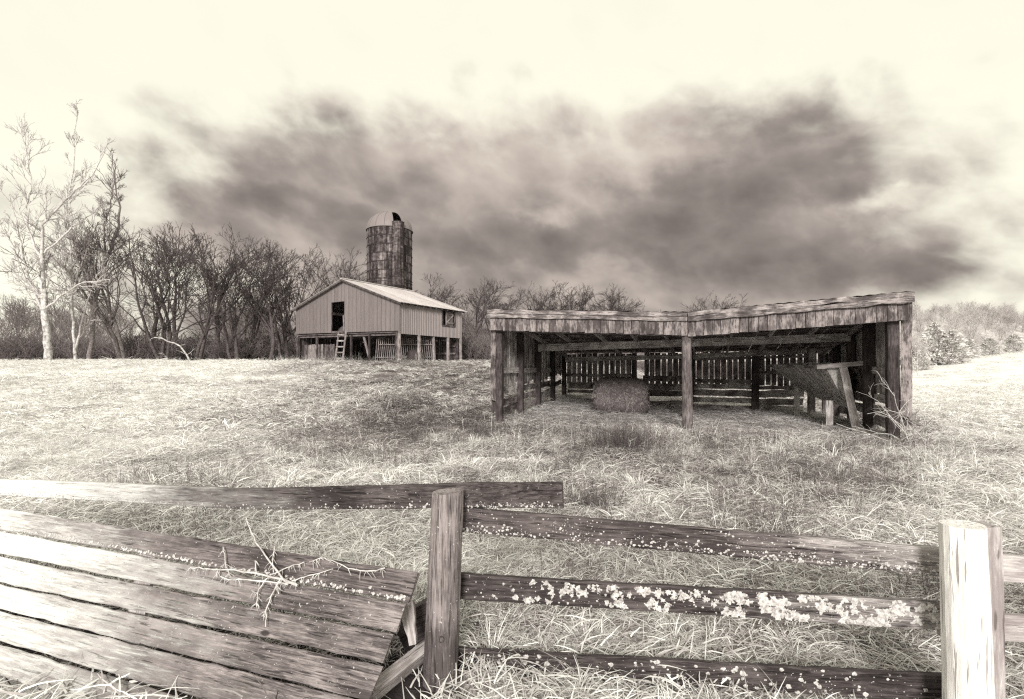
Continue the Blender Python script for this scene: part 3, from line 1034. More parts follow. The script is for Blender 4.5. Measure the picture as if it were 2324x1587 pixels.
for b0, b1, z0, z1, w_, mt in ((0.1, 1.85, 0.84, 0.86, 0.22, M_PALEBOARD), (0.1, 1.85, 0.55, 0.56, 0.24, M_WALL), (0.1, 1.85, 0.26, 0.28, 0.24, M_WALL), (2.05, 3.8, 0.8, 0.82, 0.25, M_WALL), (2.05, 3.8, 0.5, 0.5, 0.25, M_WALL), (3.9, 5.7, 0.9, 0.9, 0.24, M_WALL), (3.9, 5.7, 0.3, 0.3, 0.24, M_WALL), (3.9, 5.7, 1.2, 1.2, 0.2, M_PALEBOARD)):
    plank("kick_board", S(SW + 0.07, b0, z0), S(SW + 0.07, b1, z1), w_, 0.03, mt, shed, seg=5, rag=0.012, warp=0.012, endrag=0.02)

# hay on the shed floor
n = 2600
fa, fb = RNG.uniform(-0.2, SW + 0.2, n), RNG.uniform(-0.7, SD, n)
P_ = np.array([S(float(a), float(b_), 0) for a, b_ in zip(fa, fb)])
rot = np.stack([RNG.normal(0, 0.1, n), RNG.normal(0, 0.1, n), RNG.uniform(0, 6.283, n)], 1)
sc_ = RNG.uniform(0.7, 1.3, n)
H_PROT = []
for i in range(4):
    sp = []
    for k_ in range(46):
        a = random.uniform(0, 6.283)
        r = 0.34 * math.sqrt(random.random())
        sp.append(((r * math.cos(a), r * math.sin(a), random.uniform(0.0, 0.03)), random.uniform(0, 6.28), random.uniform(0.1, 0.3), random.uniform(0.0, 0.5), random.uniform(0.2, 1.0), 0.009, random.random()))
    H_PROT.append(blades_mesh("hay_wisps", M_HAYF, sp))
P_[:, 2] = ground_z(P_[:, 0], P_[:, 1])
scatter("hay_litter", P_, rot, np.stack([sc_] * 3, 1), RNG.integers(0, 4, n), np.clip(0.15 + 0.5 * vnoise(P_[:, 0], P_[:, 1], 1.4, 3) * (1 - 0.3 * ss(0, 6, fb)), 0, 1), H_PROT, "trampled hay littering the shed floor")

# ---- round bale
def fibre_cloud(name, pts, nrm, L, wd, parent, M, mat=None):
    v, f, val = [], [], []
    for i, (p, q) in enumerate(zip(pts, nrm)):
        d = np.array([random.gauss(0, 1), random.gauss(0, 1), random.gauss(0, 1) - 0.9])
        d = d - q * d.dot(q) * 0.80
        d /= np.linalg.norm(d) + 1e-9
        l = L * random.uniform(0.4, 1.2)
        s_ = np.cross(d, q)
        s_ /= np.linalg.norm(s_) + 1e-9
        p0 = p + q * 0.004
        p1 = p0 + d * l * 0.5 + q * 0.014
        p2 = p0 + d * l + q * random.uniform(-0.01, 0.03)
        k0 = len(v)
        v += [p0 - s_ * wd / 2, p0 + s_ * wd / 2, p1 - s_ * wd / 2, p1 + s_ * wd / 2, p2 - s_ * wd / 4, p2 + s_ * wd / 4]
        f += [(k0, k0 + 1, k0 + 3, k0 + 2), (k0 + 2, k0 + 3, k0 + 5, k0 + 4)]
        val += [random.random()] * 6
    o = obj(name, np.array(v), np.array(f), mat or M_HAYB, parent, M)
    a = o.data.attributes.new('blade', 'FLOAT', 'POINT')
    a.data.foreach_set('value', np.array(val, np.float32))
    return tag(o, kind='stuff')


m, t, b = new_mat("bale_hay", 0.95, 0.1)
bl = t.node('ShaderNodeAttribute', attribute_name='blade').outputs['Fac']
nz = t.noise(t.node('ShaderNodeTexCoord').outputs['Object'], 5, 5, 0.7)
t.put(b.inputs['Base Color'], t.ramp(t.math('ADD', t.math('MULTIPLY', bl, 0.6), t.math('MULTIPLY', nz, 0.5)), [(0.15, tone(0.05)), (0.55, tone(0.17)), (0.95, tone(0.46))]))
M_HAYB = m
M_HAYRACK = simple('rack_hay', 0.55, nscale=9, namp=0.4)
M_HAYCORE = simple("packed_hay", 0.13, nscale=14, namp=0.5)


def bale_end(u):
    return 0.66 + 0.34 * (1 - min(1.0, abs(u)) ** 3.5) ** 0.5


def bale(name, loc, R, L, yaw, label, squash=0.92, fib=2600, group=None, mats=None):
    root = empty(name, loc, label, "hay bale", group)
    nth, nl = 36, 12
    v, f = [], []
    for j in range(nl + 1):
        x = (j / nl - 0.5) * L
        for i in range(nth):
            th = i / nth * 2 * math.pi
            e = bale_end(2 * j / nl - 1)
            r = R * (e if math.cos(th) > -0.2 else 0.5 + 0.5 * e) * (1 + random.gauss(0, 0.018) + 0.03 * math.sin(3 * th + j * 0.4))
            z = r * math.cos(th) * squash
            z = max(z, -R * squash * 0.93)
            v.append((x, r * math.sin(th), z + R * squash * 0.93))
    for j in range(nl):
        for i in range(nth):
            a, c = j * nth + i, j * nth + (i + 1) % nth
            f.append((a, c, c + nth, a + nth))
    for e in (0, 1):
        cx_ = (e - 0.5) * L * 1.04
        k0 = len(v)
        v.append((cx_, 0, R * squash * 0.93))
        base = e * nl * nth
        for i in range(nth):
            a, c = base + i, base + (i + 1) % nth
            f.append((k0, c, a) if e == 0 else (k0, a, c))
    Mx = Matrix.Translation(loc) @ Matrix.Rotation(yaw, 4, 'Z')
    core = obj("packed_hay", v, f, mats[0] if mats else M_HAYCORE, root, Mx, smooth=True)
    pts, nr = [], []
    for k_ in range(fib):
        th = random.uniform(0, 2 * math.pi)
        if random.random() < 0.72:
            x = random.uniform(-0.5, 0.5) * L
            ee = bale_end(2 * x / L)
            p = np.array([x, R * ee * math.sin(th), R * ee * squash * math.cos(th)])
            q = np.array([0, math.sin(th), math.cos(th)])
        else:
            e = random.choice((-1, 1))
            r = R * 0.66 * math.sqrt(random.random())
            p = np.array([e * L * 0.505, r * math.sin(th), r * squash * math.cos(th)])
            q = np.array([e, 0, 0.0])
        p[2] = max(p[2], -R * squash * 0.9) + R * squash * 0.93
        pts.append(p)
        nr.append(q)
    fibre_cloud("loose_straw", pts, nr, 0.16, 0.010, root, Mx, mats[1] if mats else None)
    return root


p = px(1409, 928, 18.8)
p.z = gz(p.x, p.y) - 0.02
bale("round_hay_bale", p, 0.72, 1.85, math.radians(-16), "big round hay bale slumping on the shed floor by the back wall", fib=5200)

# ---- hay rack leaning at the shed's end wall
rk = empty("hay_rack", S(8.9, 3.6, shed_gz(8.9, 3.6)), "timber slatted hay rack stuffed with hay against the shed end wall", "hay rack")
r0, r1 = S(7.72, 5.8, 1.72), S(8.82, 2.3, 1.66)
q0, q1 = S(8.95, 5.6, 0.78), S(9.36, 2.25, 0.60)
plank("rack_rail", r0, r1, 0.10, 0.05, M_WALL, rk, seg=4)
plank("rack_rail", q0, q1, 0.10, 0.05, M_WALL, rk, seg=4)
for i in range(13):
    f = i / 12
    plank("rack_slat", q0.lerp(q1, f), r0.lerp(r1, f) + V(0, 0, 0.05), 0.055, 0.022, M_PALEBOARD, rk, wd=(q1 - q0), seg=2, rag=0.003)
plank("rack_crossbar", S(8.62, 2.2, 1.66), S(9.72, 2.0, 1.76), 0.12, 0.05, M_PALEBOARD, rk, seg=3)
plank("rack_leg", S(9.43, 1.55, shed_gz(9.4, 1.5) - 0.02), S(9.22, 2.15, 1.72), 0.19, 0.06, M_BEAM, rk, wd=SU, seg=5, rag=0.005)
plank("rack_leg", S(8.98, 2.5, shed_gz(9.0, 2.5) - 0.02), S(8.98, 2.5, 0.72), 0.18, 0.06, M_BEAM, rk, wd=SU, seg=4, rag=0.005)
plank("rack_leg", S(8.6, 5.6, shed_gz(8.6, 5.6) - 0.02), S(8.6, 5.6, 1.2), 0.18, 0.06, M_BEAM, rk, wd=SU, seg=4, rag=0.005)
v, f = [], []
nu, nw = 18, 9
for side in (0, 1):
    for i in range(nu + 1):
        for j in range(nw + 1):
            fu, fw = i / nu, j / nw
            p = q0.lerp(q1, fu).lerp(r0.lerp(r1, fu), fw)
            if side:
                p = p + SU * (0.06 + 0.55 * fw) * (1 + 0.12 * math.sin(i * 1.7)) + V(0, 0, 0.10 * fw + random.gauss(0, 0.02))
            else:
                p = p + SU * 0.06 - SU * random.uniform(0, 0.04)
            v.append(p)
off = (nu + 1) * (nw + 1)
idx = lambda s, i, j: s * off + i * (nw + 1) + j
for s in (0, 1):
    for i in range(nu):
        for j in range(nw):
            q = (idx(s, i, j), idx(s, i + 1, j), idx(s, i + 1, j + 1), idx(s, i, j + 1))
            f.append(q if s else q[::-1])
for i in range(nu):
    f.append((idx(0, i, nw), idx(0, i + 1, nw), idx(1, i + 1, nw), idx(1, i, nw)))
for j in range(nw):
    for i in (0, nu):
        f.append((idx(0, i, j), idx(0, i, j + 1), idx(1, i, j + 1), idx(1, i, j)))
org = WM[rk.name].translation
hay = obj("stuffed_hay", np.array([x - org for x in v]), f, M_HAYRACK, rk, Matrix.Translation(org), smooth=True)
pts, nr = [], []
for k_ in range(1300):
    i, j = random.random(), random.random()
    p = q0.lerp(q1, i).lerp(r0.lerp(r1, i), j)
    pts.append(np.array(p - SU * random.uniform(0.0, 0.04) - org))
    nr.append(np.array(-SU))
fibre_cloud("loose_straw", pts, nr, 0.22, 0.009, rk, Matrix.Translation(org), M_HAYRACK)

# loose timber and dead brush at the shed's near end
b_ = plank("scrap_board", S(9.35, 1.0, shed_gz(9.3, 1.0) + 0.13), S(9.85, 0.75, shed_gz(9.8, 0.7) + 0.10), 0.10, 0.05, M_WALL, None, seg=3, rag=0.004)
tag(b_, "short scrap board lying at the foot of the shed's near end post", "board")


def twig_poly(bag, p, d, L, r, lvl, rng, droop=0.0):
    n_ = 5 if lvl < 2 else 3
    pts = [np.array(p, float)]
    d = np.array(d, float)
    for i in range(n_):
        d = d + rng.normal(0, 0.22, 3) + np.array([0, 0, -droop])
        d /= np.linalg.norm(d)
        pts.append(pts[-1] + d * L / n_)
    bag.add(*tube(pts, np.linspace(r, r * 0.35, n_ + 1), 4 if lvl < 2 else 3))
    if lvl < 2:
        for k_ in range(rng.integers(3, 6)):
            f = rng.uniform(0.25, 1)
            i = min(int(f * n_), n_ - 1)
            q = pts[i] + (pts[i + 1] - pts[i]) * (f * n_ - i)
            dd = pts[i + 1] - pts[i]
            dd = dd / np.linalg.norm(dd) + rng.normal(0, 0.65, 3)
            twig_poly(bag, q, dd / np.linalg.norm(dd), L * rng.uniform(0.3, 0.6), r * 0.6, lvl + 1, rng, droop)


rng = np.random.default_rng(44)
bag = Bag()
base = S(9.95, -0.5, 0)
base.z = gz(base.x, base.y)
for k_ in range(15):
    a = rng.uniform(0, 6.28)
    twig_poly(bag, (rng.normal(0, 0.2), rng.normal(0, 0.2), 0), (math.cos(a) * 0.8, math.sin(a) * 0.5, rng.uniform(0.3, 1.2)), rng.uniform(0.6, 1.25), 0.013, 0, rng, 0.10)
o = bpy.data.objects.new("dead_brush", bag.mesh("dead_brush", M_DEADTWIG))
link(o, Matrix.Translation(base))
tag(o, "pale tangled dead brush sprawling at the shed's near corner post", "brush")

# ------------------------------------------------------------------ raised barn
barn = empty("barn", BC + V(0, 0, BZ), "metal-clad barn raised on posts with an open loft door, in front of the silo", "barn")
EAVE, APEX, AT = 4.22, 6.22, 5.65


def B(t_, s_, z):
    return BC + BG * t_ + BS * s_ + V(0, 0, BZ + z)


def barn_roof(t_):
    return EAVE + (APEX - EAVE) * (t_ / AT) if t_ < AT else EAVE + 0.12 + (APEX - EAVE - 0.12) * (BW - t_) / (BW - AT)


def prism(name, poly, depth_vec, mat, parent, org=None):
    """a flat polygon of world points given thickness"""
    org = WM[parent.name].translation if org is None else org
    n_ = len(poly)
    v = [p - org for p in poly] + [p + depth_vec - org for p in poly]
    f = [tuple(range(n_))[::-1], tuple(range(n_, 2 * n_))]
    for i in range(n_):
        j = (i + 1) % n_
        f.append((i, j, j + n_, i + n_))
    return obj(name, v, f, mat, parent, Matrix.Translation(org))


def sid_bot(t_):
    return 2.17 + 0.18 * t_ / BW


# gable siding, panel by panel, each with a standing rib
tt = list(np.linspace(0, 5.62, 14)) + list(np.linspace(5.62, 7.18, 5)[1:]) + list(np.linspace(7.18, BW, 11)[1:])
LD = (5.62, 7.18, 2.37, 4.62)
for t0, t1 in zip(tt[:-1], tt[1:]):
    lo = [(sid_bot(t0), sid_bot(t1))]
    spans = [(sid_bot(t0), sid_bot(t1), barn_roof(t0), barn_roof(t1))]
    if t0 > LD[0] - 0.01 and t1 < LD[1] + 0.01:
        spans = [(LD[3], LD[3], barn_roof(t0), barn_roof(t1))]
    for zb0, zb1, z0, z1 in spans:
        g = 0.006
        poly = [B(t0 + g, 0, zb0), B(t1 - g, 0, zb1), B(t1 - g, 0, z1)]
        if t0 < AT < t1:
            poly.append(B(AT, 0, barn_roof(AT)))
        poly.append(B(t0 + g, 0, z0))
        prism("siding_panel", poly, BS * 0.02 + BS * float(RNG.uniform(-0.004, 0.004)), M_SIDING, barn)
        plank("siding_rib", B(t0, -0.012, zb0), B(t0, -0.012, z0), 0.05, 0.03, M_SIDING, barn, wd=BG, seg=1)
prism("door_sill_board", [B(LD[0], -0.02, 2.22), B(LD[1], -0.02, 2.25), B(LD[1], -0.02, 2.40), B(LD[0], -0.02, 2.37)], BS * 0.05, M_BARNDARK, barn)
for t_ in (LD[0] - 0.0, LD[1] + 0.0):
    plank("door_jamb", B(t_, 0.03, 2.37), B(t_, 0.03, LD[3]), 0.12, 0.06, M_BARNDARK, barn, wd=BG, seg=1)
plank("door_post", B(5.98, 0.25, 2.35), B(6.05, 0.25, 3.6), 0.1, 0.08, M_LATH, barn, wd=BG, seg=2)

# ribbed side siding
def rib_sheet(name, s0, s1, z0, z1, mat, t_=0.0, out=-1):
    n_ = max(2, int((s1 - s0) / 0.16))
    prof = []
    for i in range(n_):
        a = s0 + (s1 - s0) * i / n_
        b_ = (s1 - s0) / n_
        prof += [(a + 0.10 * b_, 0), (a + 0.55 * b_, 0), (a + 0.68 * b_, 0.028), (a + 0.87 * b_, 0.028)]
    v, f = [], []
    org = WM[barn.name].translation
    for z in (z0, z1):
        for (s_, h) in prof:
            v.append(B(t_ + out * h, s_, z) - org)
    k_ = len(prof)
    for i in range(k_ - 1):
        f.append((i, i + 1, k_ + i + 1, k_ + i))
    vb = [x + Vector(BG) * 0.012 * (1 if out < 0 else -1) for x in v]
    f += [tuple(q + len(v) for q in fc)[::-1] for fc in f]
    obj(name, v + vb, f, mat, barn, Matrix.Translation(org))


SB = 1.97
ws = (4.66, 6.2, 2.86, 4.05)
cuts = [0, 0.95, 1.9, 2.85, 3.8, 4.66]
for s0, s1 in zip(cuts[:-1], cuts[1:]):
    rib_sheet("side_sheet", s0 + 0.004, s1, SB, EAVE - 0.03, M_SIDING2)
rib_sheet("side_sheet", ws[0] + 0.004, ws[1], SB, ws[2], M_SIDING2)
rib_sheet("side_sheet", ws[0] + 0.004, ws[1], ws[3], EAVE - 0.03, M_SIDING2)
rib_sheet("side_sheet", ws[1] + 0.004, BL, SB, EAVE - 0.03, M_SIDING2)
plank("corner_trim", B(-0.03, -0.02, 1.99), B(-0.03, -0.02, EAVE - 0.05), 0.10, 0.05, M_SIDING, barn, wd=BG, seg=1)
# far walls
for t0, t1 in ((0.02, 5.6), (5.62, BW - 0.02)):
    poly = [B(t0, BL, 2.0), B(t1, BL, 2.0), B(t1, BL, barn_roof(t1) - 0.05), B(t0, BL, barn_roof(t0) - 0.05)]
    prism("rear_siding", poly, -BS * 0.03, M_SIDING, barn)
prism("rear_siding", [B(BW, 0.03, 2.3), B(BW, BL, 2.3), B(BW, BL, EAVE), B(BW, 0.03, EAVE)], -BG * 0.03, M_SIDING, barn)
# loft floor and joists
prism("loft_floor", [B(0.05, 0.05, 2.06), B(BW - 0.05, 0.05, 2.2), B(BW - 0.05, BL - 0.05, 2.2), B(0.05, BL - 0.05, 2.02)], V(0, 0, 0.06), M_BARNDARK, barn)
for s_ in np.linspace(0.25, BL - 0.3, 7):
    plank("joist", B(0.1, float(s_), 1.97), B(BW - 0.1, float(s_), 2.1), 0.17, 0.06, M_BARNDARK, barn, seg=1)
# window hatch on the side
wz0, wz1 = ws[2], ws[3]
for (p0, p1, wd_) in ((B(-0.03, ws[0], wz0), B(-0.03, ws[0], wz1), BS), (B(-0.03, ws[1], wz0), B(-0.03, ws[1], wz1), BS)):
    plank("window_frame", p0, p1, 0.13, 0.06, M_BARNDARK, barn, wd=wd_, seg=2)
for z in (wz0, wz1):
    plank("window_frame", B(-0.03, ws[0], z), B(-0.03, ws[1], z), 0.12, 0.06, M_BARNDARK, barn, seg=2)
sh = plank("window_shutter", B(0.02, ws[0] + 0.9, wz0 + 0.05), B(0.02, ws[0] + 0.9, wz1 - 0.05), 0.95, 0.03, M_BARNDARK, barn, wd=BS, seg=1)
for z in (wz0 + 0.25, wz1 - 0.25):
    plank("shutter_batten", B(-0.02, ws[0] + 0.48, z), B(-0.02, ws[0] + 1.35, z), 0.11, 0.03, M_LATH, sh, seg=1)
plank("shutter_batten", B(-0.045, ws[0] + 0.5, wz0 + 0.25), B(-0.045, ws[0] + 1.3, wz1 - 0.3), 0.10, 0.02, M_LATH, sh, seg=1)
plank("shutter_batten", B(-0.02, ws[0] + 0.48, wz0 + 0.1), B(-0.02, ws[0] + 0.48, wz1 - 0.1), 0.08, 0.03, M_LATH, sh, wd=BS, seg=1)
# roof sheets on both slopes
OV = 0.32
for sl, (ta, tb) in enumerate(((-0.42, AT), (BW + 0.35, AT))):
    n_ = 9
    for i in range(n_):
        s0 = -OV + (BL + 2 * OV) * i / n_ + 0.004
        s1 = -OV + (BL + 2 * OV) * (i + 1) / n_ - 0.004
        pr = []
        nr_ = 6
        for k_ in range(nr_):
            a = s0 + (s1 - s0) * k_ / nr_
            w_ = (s1 - s0) / nr_
            pr += [(a, 0), (a + 0.55 * w_, 0), (a + 0.65 * w_, 0.025), (a + 0.9 * w_, 0.025)]
        pr.append((s1, 0))
        if sl == 0:
            slope = (APEX - EAVE) / AT
            zb, zt = EAVE + ta * slope, APEX
        else:
            slope = (APEX - EAVE - 0.12) / (BW - AT)
            zb, zt = EAVE + 0.12 - 0.35 * slope, APEX
        # local frame: X down the fall so that streaks follow it
        p_top, p_bot = B(tb, 0, zt + 0.05), B(ta, 0, zb + 0.05)
        Mx = frame(p_top, p_bot - p_top, BS)
        Lr = (p_bot - p_top).length
        sgn = 1 if (Mx.to_3x3() @ V(0, 1, 0)).z > 0 else -1
        v, f = [], []
        for x in (0, Lr):
            for (s_, h) in pr:
                v.append((x, sgn * h, s_))
        k_ = len(pr)
        for q in range(k_ - 1):
            f.append((q, q + 1, k_ + q + 1, k_ + q))
        v2 = [(x, y - sgn * 0.02, z) for x, y, z in v]
        f += [tuple(q + len(v) for q in fc)[::-1] for fc in f[:]]
        f += [(0, k_, k_ + 2 * k_, 2 * k_), (k_ - 1, 2 * k_ - 1, 4 * k_ - 1, 3 * k_ - 1)]
        for q in range(k_ - 1):
            f.append((k_ + q, k_ + q + 1, 3 * k_ + q + 1, 3 * k_ + q))
        obj("roof_sheet", v + v2, f, M_ROOF, barn, Mx)
plank("ridge_cap", B(AT, -OV, APEX + 0.09), B(AT, BL + OV, APEX + 0.09), 0.06, 0.30, M_ROOF, barn, seg=1)
for ta, zb in ((-0.42, EAVE - 0.42 * (APEX - EAVE) / AT), (BW + 0.35, EAVE + 0.12 - 0.35 * (APEX - EAVE - 0.12) / (BW - AT))):
    plank("barge_board", B(ta, -OV + 0.04, zb - 0.04), B(AT, -OV + 0.04, APEX - 0.04), 0.13, 0.04, M_BARNDARK, barn, seg=1)
for s_ in np.linspace(0.1, BL - 0.1, 11):
    plank("rafter_tail", B(-0.38, float(s_), EAVE - 0.19), B(0.3, float(s_), EAVE + 0.03), 0.10, 0.05, M_BARNDARK, barn, seg=1)
# posts: gable row, then the long side
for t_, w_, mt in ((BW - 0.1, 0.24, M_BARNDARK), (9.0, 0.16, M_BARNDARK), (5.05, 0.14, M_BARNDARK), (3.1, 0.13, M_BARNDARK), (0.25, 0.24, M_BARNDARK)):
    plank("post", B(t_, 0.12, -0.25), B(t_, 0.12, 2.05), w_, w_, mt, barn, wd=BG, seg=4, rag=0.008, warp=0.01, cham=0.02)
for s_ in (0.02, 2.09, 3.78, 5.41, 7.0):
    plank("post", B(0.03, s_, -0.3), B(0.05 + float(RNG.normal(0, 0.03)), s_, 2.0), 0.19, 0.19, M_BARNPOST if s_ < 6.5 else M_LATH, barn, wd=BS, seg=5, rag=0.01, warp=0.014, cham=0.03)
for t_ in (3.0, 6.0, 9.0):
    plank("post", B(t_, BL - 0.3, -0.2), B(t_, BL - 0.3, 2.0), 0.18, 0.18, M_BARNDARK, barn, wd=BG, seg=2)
# boarding behind and along the far side of the undercroft
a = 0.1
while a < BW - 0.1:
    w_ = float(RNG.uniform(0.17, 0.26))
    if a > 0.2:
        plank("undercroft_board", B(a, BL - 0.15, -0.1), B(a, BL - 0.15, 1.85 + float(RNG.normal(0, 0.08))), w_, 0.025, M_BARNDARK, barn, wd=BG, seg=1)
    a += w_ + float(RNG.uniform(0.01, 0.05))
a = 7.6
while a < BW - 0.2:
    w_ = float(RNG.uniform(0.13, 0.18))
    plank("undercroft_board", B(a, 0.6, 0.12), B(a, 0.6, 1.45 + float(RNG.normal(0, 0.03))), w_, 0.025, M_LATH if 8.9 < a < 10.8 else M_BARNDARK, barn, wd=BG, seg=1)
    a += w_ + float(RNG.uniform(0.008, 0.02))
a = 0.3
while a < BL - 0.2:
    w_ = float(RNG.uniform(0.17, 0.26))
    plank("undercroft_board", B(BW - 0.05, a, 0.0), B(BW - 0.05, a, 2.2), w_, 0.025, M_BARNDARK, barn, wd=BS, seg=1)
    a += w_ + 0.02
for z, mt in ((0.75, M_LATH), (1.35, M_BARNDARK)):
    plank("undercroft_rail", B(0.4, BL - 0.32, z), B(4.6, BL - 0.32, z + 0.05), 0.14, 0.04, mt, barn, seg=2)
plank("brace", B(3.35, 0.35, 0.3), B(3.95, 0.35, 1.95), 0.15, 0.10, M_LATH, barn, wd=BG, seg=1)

# lath hurdle leaning in the undercroft
lh = empty("lath_hurdle", B(2.0, 1.6, 0), "leaning hurdle of thin split laths stored under the barn", "hurdle")
for i in range(30):
    f = i / 29
    c0 = B(3.15, 0.75, 0.1).lerp(B(0.45, 3.9, 0.2), f)
    c1 = c0 + BG * -0.18 + V(0, 0, 1.72 + float(RNG.normal(0, 0.06)))
    plank("lath", c0, c1, 0.055, 0.02, M_LATH, lh, wd=(B(0.45, 3.9, 0) - B(3.15, 0.75, 0)), seg=1)
for z in (0.35, 1.3):
    plank("hurdle_rail", B(3.1 - 0.24 * z, 0.72, z), B(0.4 - 0.24 * z, 3.95, z + 0.05), 0.08, 0.03, M_LATH, lh, seg=1)
# ladder to the loft door
ld = empty("ladder", B(5.7, -0.35, 0), "wooden five-rung ladder standing below the open loft door", "ladder")
for t_ in (5.30, 6.12):
    plank("ladder_rail", B(t_, -0.50, -0.12), B(t_, -0.14, 2.32), 0.13, 0.06, M_LATH, ld, wd=BG, seg=2, rag=0.004)
for i, z in enumerate((0.28, 0.72, 1.15, 1.6, 2.05)):
    plank("rung", B(5.28, -0.55 + 0.15 * z, z), B(6.14, -0.55 + 0.15 * z, z + 0.02), 0.10, 0.04, M_BARNPOST, ld, seg=1)
p = B(0.55, 2.15, 0)
p.z = gz(p.x, p.y)
bale("dark_hay_bale", p, 0.56, 1.0, math.radians(35), "dark old round bale sitting between the barn's side posts", fib=900, mats=(simple("old_packed_hay", 0.05), simple("old_loose_hay", 0.10)))
# hay showing in the loft
v, f = [], []
nn_ = 16
for i in range(nn_ + 1):
    for j in range(nn_ + 1):
        a_, b2 = i / nn_, j / nn_
        h = 1.45 * (math.sin(math.pi * min(max(a_, 0.0), 1)) ** 0.6) * ss(0.0, 0.5, b2) + random.gauss(0, 0.05)
        v.append(B(4.4 + 4.2 * a_, 0.5 + 3.6 * b2, 2.24 + 0.02 + max(0, float(h))) - B(6, 2, 2.2))
for i in range(nn_):
    for j in range(nn_):
        k0 = i * (nn_ + 1) + j
        f.append((k0, k0 + 1, k0 + nn_ + 2, k0 + nn_ + 1))
o = obj("hay_heap", v, f, M_HAYCORE, None, Matrix.Translation(B(6, 2, 2.2)))
tag(o, "heap of loose hay seen through the barn's open loft door", "hay")

# ------------------------------------------------------------------ silo
SZ = 52.0
sx = (884 - CX) / F * SZ
sg = gz(sx, SZ)
SR = 2.17
silo = empty("silo", V(sx, SZ, sg), "tall concrete stave silo with a metal dome behind the barn", "silo")
CYL = EYE + (HY - 525) / F * SZ - sg
DOME = EYE + (HY - 484) / F * SZ - sg
NR, NS = 16, 34
rowh = CYL / NR


def arc_block(r0, r1, t0, t1, z0, z1, n_=2):
    v, f = [], []
    for i in range(n_ + 1):
        th = t0 + (t1 - t0) * i / n_
        c, s = math.cos(th), math.sin(th)
        v += [(r0 * c, r0 * s, z0), (r1 * c, r1 * s, z0), (r1 * c, r1 * s, z1), (r0 * c, r0 * s, z1)]
    for i in range(n_):
        a = i * 4
        for j in range(4):
            f.append((a + j, a + 4 + j, a + 4 + (j + 1) % 4, a + (j + 1) % 4))
    f.append((0, 1, 2, 3))
    k_ = n_ * 4
    f.append((k_ + 3, k_ + 2, k_ + 1, k_))
    return v, f


MS = Matrix.Translation((sx, SZ, sg))
rear = Bag()
stv = {}
for r in range(NR):
    for s in range(NS):
        th = (s + 0.5 * (r % 2)) / NS * 2 * math.pi
        front_side = math.sin(th + math.pi / NS) < 0.12
        v, f = arc_block(SR - 0.07 - 0.0, SR, 0.006, 2 * math.pi / NS - 0.006, 0.012, rowh - 0.012)
        if front_side and sum(1 for c in silo.children) < 298:
            key = 0
            if key not in stv:
                stv[key] = mesh_np("stave", v, f, M_STAVE)
            o = bpy.data.objects.new("stave", stv[key])
            Mx = MS @ Matrix.Translation((0, 0, r * rowh)) @ Matrix.Rotation(th, 4, 'Z') @ Matrix.Scale(1 + 0.003 * random.uniform(-1, 1), 4)
            link(o, Mx, silo)
        else:
            R_ = np.array([[math.cos(th), -math.sin(th), 0], [math.sin(th), math.cos(th), 0], [0, 0, 1]])
            vv = np.array(v) @ R_.T + [0, 0, r * rowh]
            rear.add(vv, np.array([q for q in f if len(q) == 4]))
o = bpy.data.objects.new("rear_staves", rear.mesh("rear_staves", M_STAVE))
link(o, MS, silo)
o['kind'] = 'stuff'
v, f = [], []
for z in (0, CYL - 0.05):
    for i in range(32):
        th = i / 32 * 2 * math.pi
        v.append(((SR - 0.08) * math.cos(th), (SR - 0.08) * math.sin(th), z))
for i in range(32):
    f.append((i, (i + 1) % 32, 32 + (i + 1) % 32, 32 + i))
obj("inner_lining", v, f, M_VOID, silo, MS)
# steel hoops: wide apart at the top, close at the foot
zs = list(np.arange(0.5, CYL * 0.62, rowh / 2)) + list(np.arange(CYL * 0.62, CYL - 0.05, rowh))
ring = [(SR * 1.006 * math.cos(i / 48 * 2 * math.pi), SR * 1.006 * math.sin(i / 48 * 2 * math.pi), 0) for i in range(49)]
tv, tf = tube(ring, 0.035, 5)
hoop_me = mesh_np("hoop", tv, tf, M_HOOP, True)
for z in zs:
    o = bpy.data.objects.new("hoop", hoop_me)
    link(o, MS @ Matrix.Translation((0, 0, float(z))), silo)
# chute up the side, facing a little to the barn's long side
CT = math.radians(-56.25)
ccx, ccy = (SR + 0.02) * math.cos(CT), (SR + 0.02) * math.sin(CT)
v, f = [], []
hc = CYL + 0.35
NZ = 18
for r in range(NZ):
    z0, z1 = hc * r / NZ + 0.01, hc * (r + 1) / NZ - 0.01
    v, f = [], []
    for i in range(9):
        th = CT - math.radians(115) + math.radians(230) * i / 8
        for (rr_, z) in ((0.55, z0), (0.58, z0), (0.58, z1), (0.55, z1)):
            v.append((ccx + rr_ * math.cos(th), ccy + rr_ * math.sin(th), z))
    for i in range(8):
        for j in range(4):
            f.append((i * 4 + j, i * 4 + (j + 1) % 4, i * 4 + 4 + (j + 1) % 4, i * 4 + 4 + j))
    obj("chute_section", v, f, M_STAVE2 if False else M_STAVE, silo, MS)
    # joint band
    bandp = [(ccx + 0.59 * math.cos(CT - math.radians(115) + math.radians(230) * i / 10), ccy + 0.59 * math.sin(CT - math.radians(115) + math.radians(230) * i / 10), z1 + 0.01) for i in range(11)]
    tv, tf = tube(bandp, 0.022, 4)
    obj("chute_band", tv, tf, M_HOOP, silo, MS, True)
